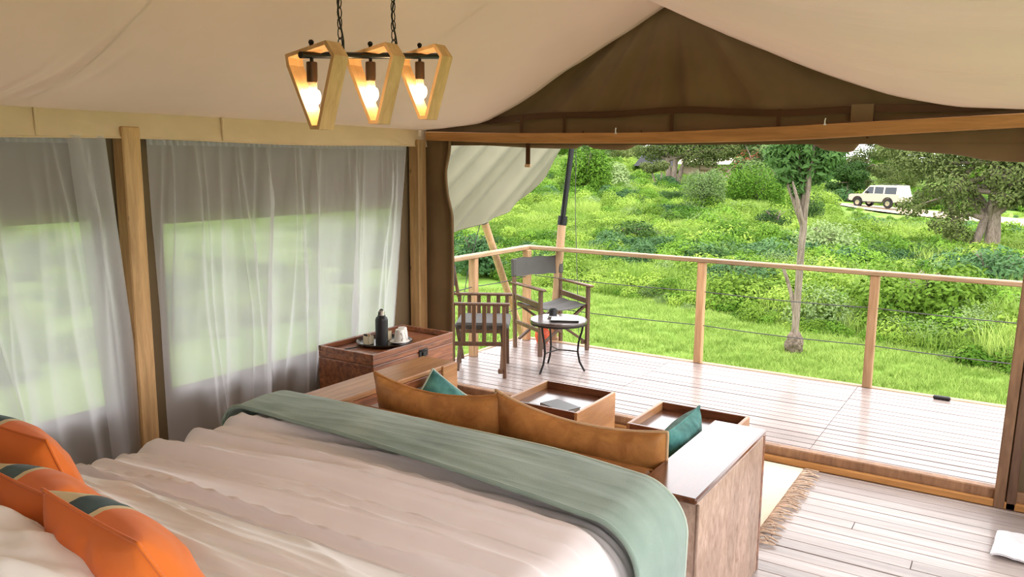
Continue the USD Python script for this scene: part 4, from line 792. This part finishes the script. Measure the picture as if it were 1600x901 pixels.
# big shade tree on the right
p = at(1545, 395, 26); zg = float(ground(p[0], p[1]))
cr = [((dx, dy, dz), (a, a, a*.7)) for dx, dy, dz, a in ((-1.9, 0, 2.75, .8), (-1.3, .3, 3.0, 1.0), (-.3, 0, 3.3, 1.1), (.9, .2, 3.1, 1.1), (1.9, 0, 2.8, 1.0), (-1.0, -.6, 2.2, .7), (.2, -.5, 2.5, .75), (1.2, -.5, 2.1, .8), (-2.7, .2, 3.15, .5), (-.75, -.3, 1.6, .6), (.85, -.4, 1.9, .5), (1.9, -.3, 1.7, .7), (-1.6, .2, 1.8, .45), (0, .8, 4.0, 1.5), (-1.9, .6, 3.8, 1.1), (1.8, .8, 4.0, 1.3), (-1.05, -.6, 1.1, .5), (-.75, -.5, .75, .42), (-2.0, -.4, 1.5, .45), (.35, -.6, 1.9, .5), (1.6, -.5, 1.3, .5))]
tree((p[0], p[1], zg), 'big dark shade tree on the right with a leaning trunk', 5, [([(0, 0, 0), (.05, 0, .9), (.0, 0, 1.9), (-.1, 0, 2.9)], .24, .12), ([(-.6, -.4, -.1), (-.35, -.3, .55), (-.1, -.1, 1.5)], .15, .10), ([(.0, 0, 1.2), (-.5, 0, 2.0), (-1.3, 0, 2.6)], .09, .05), ([(.05, 0, 1.5), (.8, 0, 2.2), (1.4, 0, 2.8)], .09, .05)], cr, 'leaf_olive', 30000, .105, 2)
# thick-trunked tree in the middle distance
p = at(1052, 287, 58); zg = float(ground(p[0], p[1]))
cr = [((dx, dy, dz), (a, a, a*.6)) for dx, dy, dz, a in ((-1.6, 0, 2.4, 1.0), (-.6, 0, 2.9, 1.3), (.9, 0, 2.7, 1.3), (2.2, .3, 2.4, 1.2), (3.4, 0, 2.5, 1.1), (1.6, -.5, 1.9, .8), (2.7, -.4, 1.8, .6), (4.2, 0, 2.7, .8), (-2.3, 0, 2.7, .8), (0, .6, 4.0, 2.2), (3, .5, 3.9, 1.8))]
tree((p[0], p[1], zg), 'thick-trunked dark tree in front of the tan tents', 5, [([(-.3, 0, 0), (-.35, 0, 1.0), (-.6, 0, 2.4)], .26, .16), ([(.0, 0, 0), (.05, 0, 1.1), (.1, 0, 2.5)], .24, .15), ([(.35, 0, 0), (.55, 0, 1.2), (1.1, 0, 2.4)], .2, .12)], cr, 'leaf_olive', 13000, .17, 3)
p = at(1030, 281, 54); zg = float(ground(p[0], p[1]))
tree((p[0], p[1], zg), 'small forked tree left of the thick trunk', 3, [([(0, 0, 0), (.1, 0, .5), (.15, 0, 1.1)], .06, .04), ([(-.1, 0, 0), (-.35, 0, .6), (-.6, 0, 1.1)], .06, .04)], [((-.6, 0, 1.3), (.6, .6, .3)), ((.1, 0, 1.5), (.6, .6, .35)), ((-1.0, 0, 1.5), (.4, .4, .25))], 'leaf_olive', 2200, .14, 4)
# trees around the car
for k, (px, R, w, h, mt, lab) in enumerate(((1352, 86, 2.5, 6.6, 'leaf_olive', 'dense olive tree rising behind the bonnet of the beige car'), (1325, 82, 1.9, 3.6, 'leaf_dark', 'dark tree left of the beige car'), (1180, 56, 1.6, 4.6, 'leaf_grey', 'thin grey tree showing rusty red seed heads'))):
    p = at(px, 270, R); zg = float(ground(p[0], p[1])); q = np.random.default_rng(k+70)
    cr = [((q.uniform(-w, w)*.7, q.uniform(-w, w)*.5, h*q.uniform(.25, .95)), (w*q.uniform(.28, .5),)*2+(w*q.uniform(.22, .36),)) for _ in range(13)]
    t = tree((p[0], p[1], zg), lab, h, [([(0, 0, 0), (.1, 0, h*.3), (0, 0, h*.6)], .16, .09)], cr, mt, 9000, .2, 10+k)
    if k == 2:
        cc = np.array([(q.uniform(-1.2, .2), q.uniform(-.6, .0), h*q.uniform(.5, .75)) for _ in range(5)]); part(t, 'seed_heads', join([leaves(c+q.normal(scale=.14, size=(60, 3)), q.normal(size=(60, 3)), .11, q) for c in cc]), 'red_flower')
# far tree line
tl = '/World/far_trees'; UsdGeom.PointInstancer.Define(stage, tl); ps = []
for k, mt in enumerate(('leaf_mid', 'leaf_olive', 'leaf_dark', 'leaf_grey')):
    q = np.random.default_rng(80+k); cr = [((q.uniform(-2, 2), q.uniform(-2, 2), q.uniform(1.2, 5.2)), (q.uniform(.8, 1.6),)*2+(q.uniform(.6, 1.1),)) for _ in range(16)]
    ps.append(proto(tl, f'tree_{chr(97+k)}', join(bush_leaves(q, 5000, cr, .26, .4)), mt))
n = 190; az = r.uniform(-8, 75, n); R_ = r.uniform(92, 140, n); az = np.r_[az, r.uniform(75, 115, 40)]; R_ = np.r_[R_, r.uniform(35, 60, 40)]; x, y = -R_*np.sin(np.radians(az)), R_*np.cos(np.radians(az))
ok = (np.hypot(x+26.5, y-66) > 9) & (np.hypot(x+31, y-64) > 9); x, y, az, R_ = x[ok], y[ok], az[ok], R_[ok]
gap = np.clip(np.minimum(np.abs(az-11.6), np.minimum(np.abs(az-5.6), np.abs(az-23.3)))/1.1, .35, 1)
tag(instancer(tl, ps, np.c_[x, y, ground(x, y)-.3], r.integers(0, 4, len(x)), r.uniform(.55, 1.15, len(x))*gap, r.uniform(0, 6.28, len(x))), 'hazy line of far trees closing the view behind the clearing', 'trees', kind='stuff')

# ------------------------------------------------------------------ far tents and the car
def ztent(px0, px1, pyb, R, wallh, label, roof):
    a, b = at(px0, pyb, R), at(px1, pyb, R); L = np.hypot(*(b-a)[:2]); yaw = math.degrees(math.atan2(b[1]-a[1], b[0]-a[0]))
    t = thing('lodge_tent', label, 'tent', (a[0], a[1], a[2]-.4), yaw)
    part(t, 'canvas_wall', cbox((0, 0, 0), (L, 4.0, wallh+.4), .02), 'tan_wall')
    for k in range(int(L/1.4)+1): part(t, 'pole', cbox((k*1.4, -.06, 0), (k*1.4+.07, -.005, wallh+.4), .005), 'chair_wood')
    h0 = wallh+.4
    if roof: part(t, 'roof', hull([(-.7, -1.0, h0-.3), (L+.7, -1.0, h0-.3), (-.7, 5.0, h0-.3), (L+.7, 5.0, h0-.3), (.9, 2.0, h0+1.9), (L-.9, 2.0, h0+1.9)]), 'roof_dark')
    else: part(t, 'roof', hull([(-.5, -.9, h0), (L+.5, -.9, h0), (-.5, 4.6, h0), (L+.5, 4.6, h0), (-.2, 1.8, h0+.55), (L+.2, 1.8, h0+.55)]), 'tan_wall'); part(t, 'window_slot', cbox((L*.35, -.03, h0*.62), (L*.92, -.004, h0*.74), .005), 'wall_canvas')
ztent(1066, 1142, 279, 72, 1.25, 'tan tent with a shallow canvas roof behind the thick-trunked tree', False)
ztent(1003, 1046, 272, 70, 1.0, 'tent under a steep dark roof left of the thick-trunked tree', True)

cp0, cp1 = at(1324, 318, 74.6), at(1419, 322, 71.4); cdir = cp1-cp0; cyaw = math.degrees(math.atan2(cdir[1], cdir[0])); gz = float(ground((cp0[0]+cp1[0])/2, (cp0[1]+cp1[1])/2))+.13
car = thing('car', 'beige off-road estate car parked on the dirt track', 'car', (cp0[0], cp0[1], gz), cyaw)
LC = 4.75; WD = 1.75
def cx(poly, y0, y1): m = extr(Polygon(poly), y1-y0, XZ); m.apply_translation((0, y1, 0)); return m
lower = [(.12, .55), (.05, .68), (.06, .98), (.25, 1.06), (1.25, 1.12), (LC-.05, 1.14), (LC, .9), (LC-.02, .55), (LC-.55, .5)]+[(LC-1.0+.45*math.cos(q), .42+.45*math.sin(q)) for q in np.linspace(.2, np.pi-.2, 9)]+[(1.55, .5)]+[(.95+.45*math.cos(q), .42+.45*math.sin(q)) for q in np.linspace(.2, np.pi-.2, 9)]
part(car, 'body', cx(lower, 0, WD), 'car_paint')
cab = hull([(1.28, .04, 1.10), (LC-.06, .04, 1.10), (1.28, WD-.04, 1.10), (LC-.06, WD-.04, 1.10), (1.95, .16, 1.83), (LC-.22, .16, 1.86), (1.95, WD-.16, 1.83), (LC-.22, WD-.16, 1.86)]); part(car, 'cabin', cab, 'car_paint')
def side(x0, x1, z0, z1, o=.012):
    f = lambda z: .04+.12*(z-1.10)/.74-o; g_ = lambda x, z: x+(0 if x > 2.0 else (z-z0)*.75)
    pts = [(g_(x0, z0), f(z0), z0), (x1, f(z0), z0), (x1, f(z1), z1), (g_(x0, z1), f(z1), z1)]; return hull(pts+[(p_[0], p_[1]+.02, p_[2]) for p_ in pts])
for x0, x1 in ((1.52, 2.32), (2.46, 3.24), (3.40, 4.40)): part(car, 'side_window', side(x0, x1, 1.17, 1.70), 'car_glass')
part(car, 'windscreen', hull([(1.30, .2, 1.16), (1.30, WD-.2, 1.16), (1.88, .25, 1.76), (1.88, WD-.25, 1.76), (1.34, .2, 1.16), (1.34, WD-.2, 1.16), (1.92, .25, 1.76)]), 'car_glass')
for x in (.95, LC-1.0):
    for y in (-.02, WD-.2):
        w_ = part(car, 'wheel', rot(lathe([(.15, -.0), (.36, 0), (.39, .03), (.39, .19), (.36, .22), (.15, .22)], 26), -90, (1, 0, 0)).apply_translation((x, y, .39)), 'rubber', 40); part(w_, 'hub', rot(lathe([(0, 0), (.2, 0), (.22, .03), (.22, .2), (0, .2)], 20), -90, (1, 0, 0)).apply_translation((x, y-.012, .39)), 'steel', 40)
    part(car, 'arch_flare', cat([tube([(x+.46*math.cos(q), -.01, .42+.46*math.sin(q)) for q in np.linspace(.1, np.pi-.1, 12)], .04, 6)]), 'car_trim', True)
part(car, 'bumper', cbox((-.12, .02, .48), (.1, WD-.02, .70), .03), 'car_trim'); part(car, 'bull_bar', tube([(-.12, .3, .6), (-.16, .3, 1.02), (-.16, WD-.3, 1.02), (-.12, WD-.3, .6)], .035, 8), 'car_trim', True); part(car, 'sill_step', cbox((1.45, -.05, .40), (LC-1.5, .05, .48), .01), 'car_trim')
part(car, 'roof_rack', cat([bar((2.1, y, 1.93), (LC-.4, y, 1.93), .03, .03) for y in (.25, WD-.25)]+[bar((x, .25, 1.92), (x, WD-.25, 1.92), .03, .03) for x in np.linspace(2.2, LC-.5, 5)]+[bar((x, y, 1.84), (x, y, 1.93), .03, .03) for x in (2.3, LC-.6) for y in (.25, WD-.25)]), 'car_trim'); part(car, 'mirror', cbox((1.72, -.16, 1.18), (1.84, .03, 1.34), .02), 'car_trim')
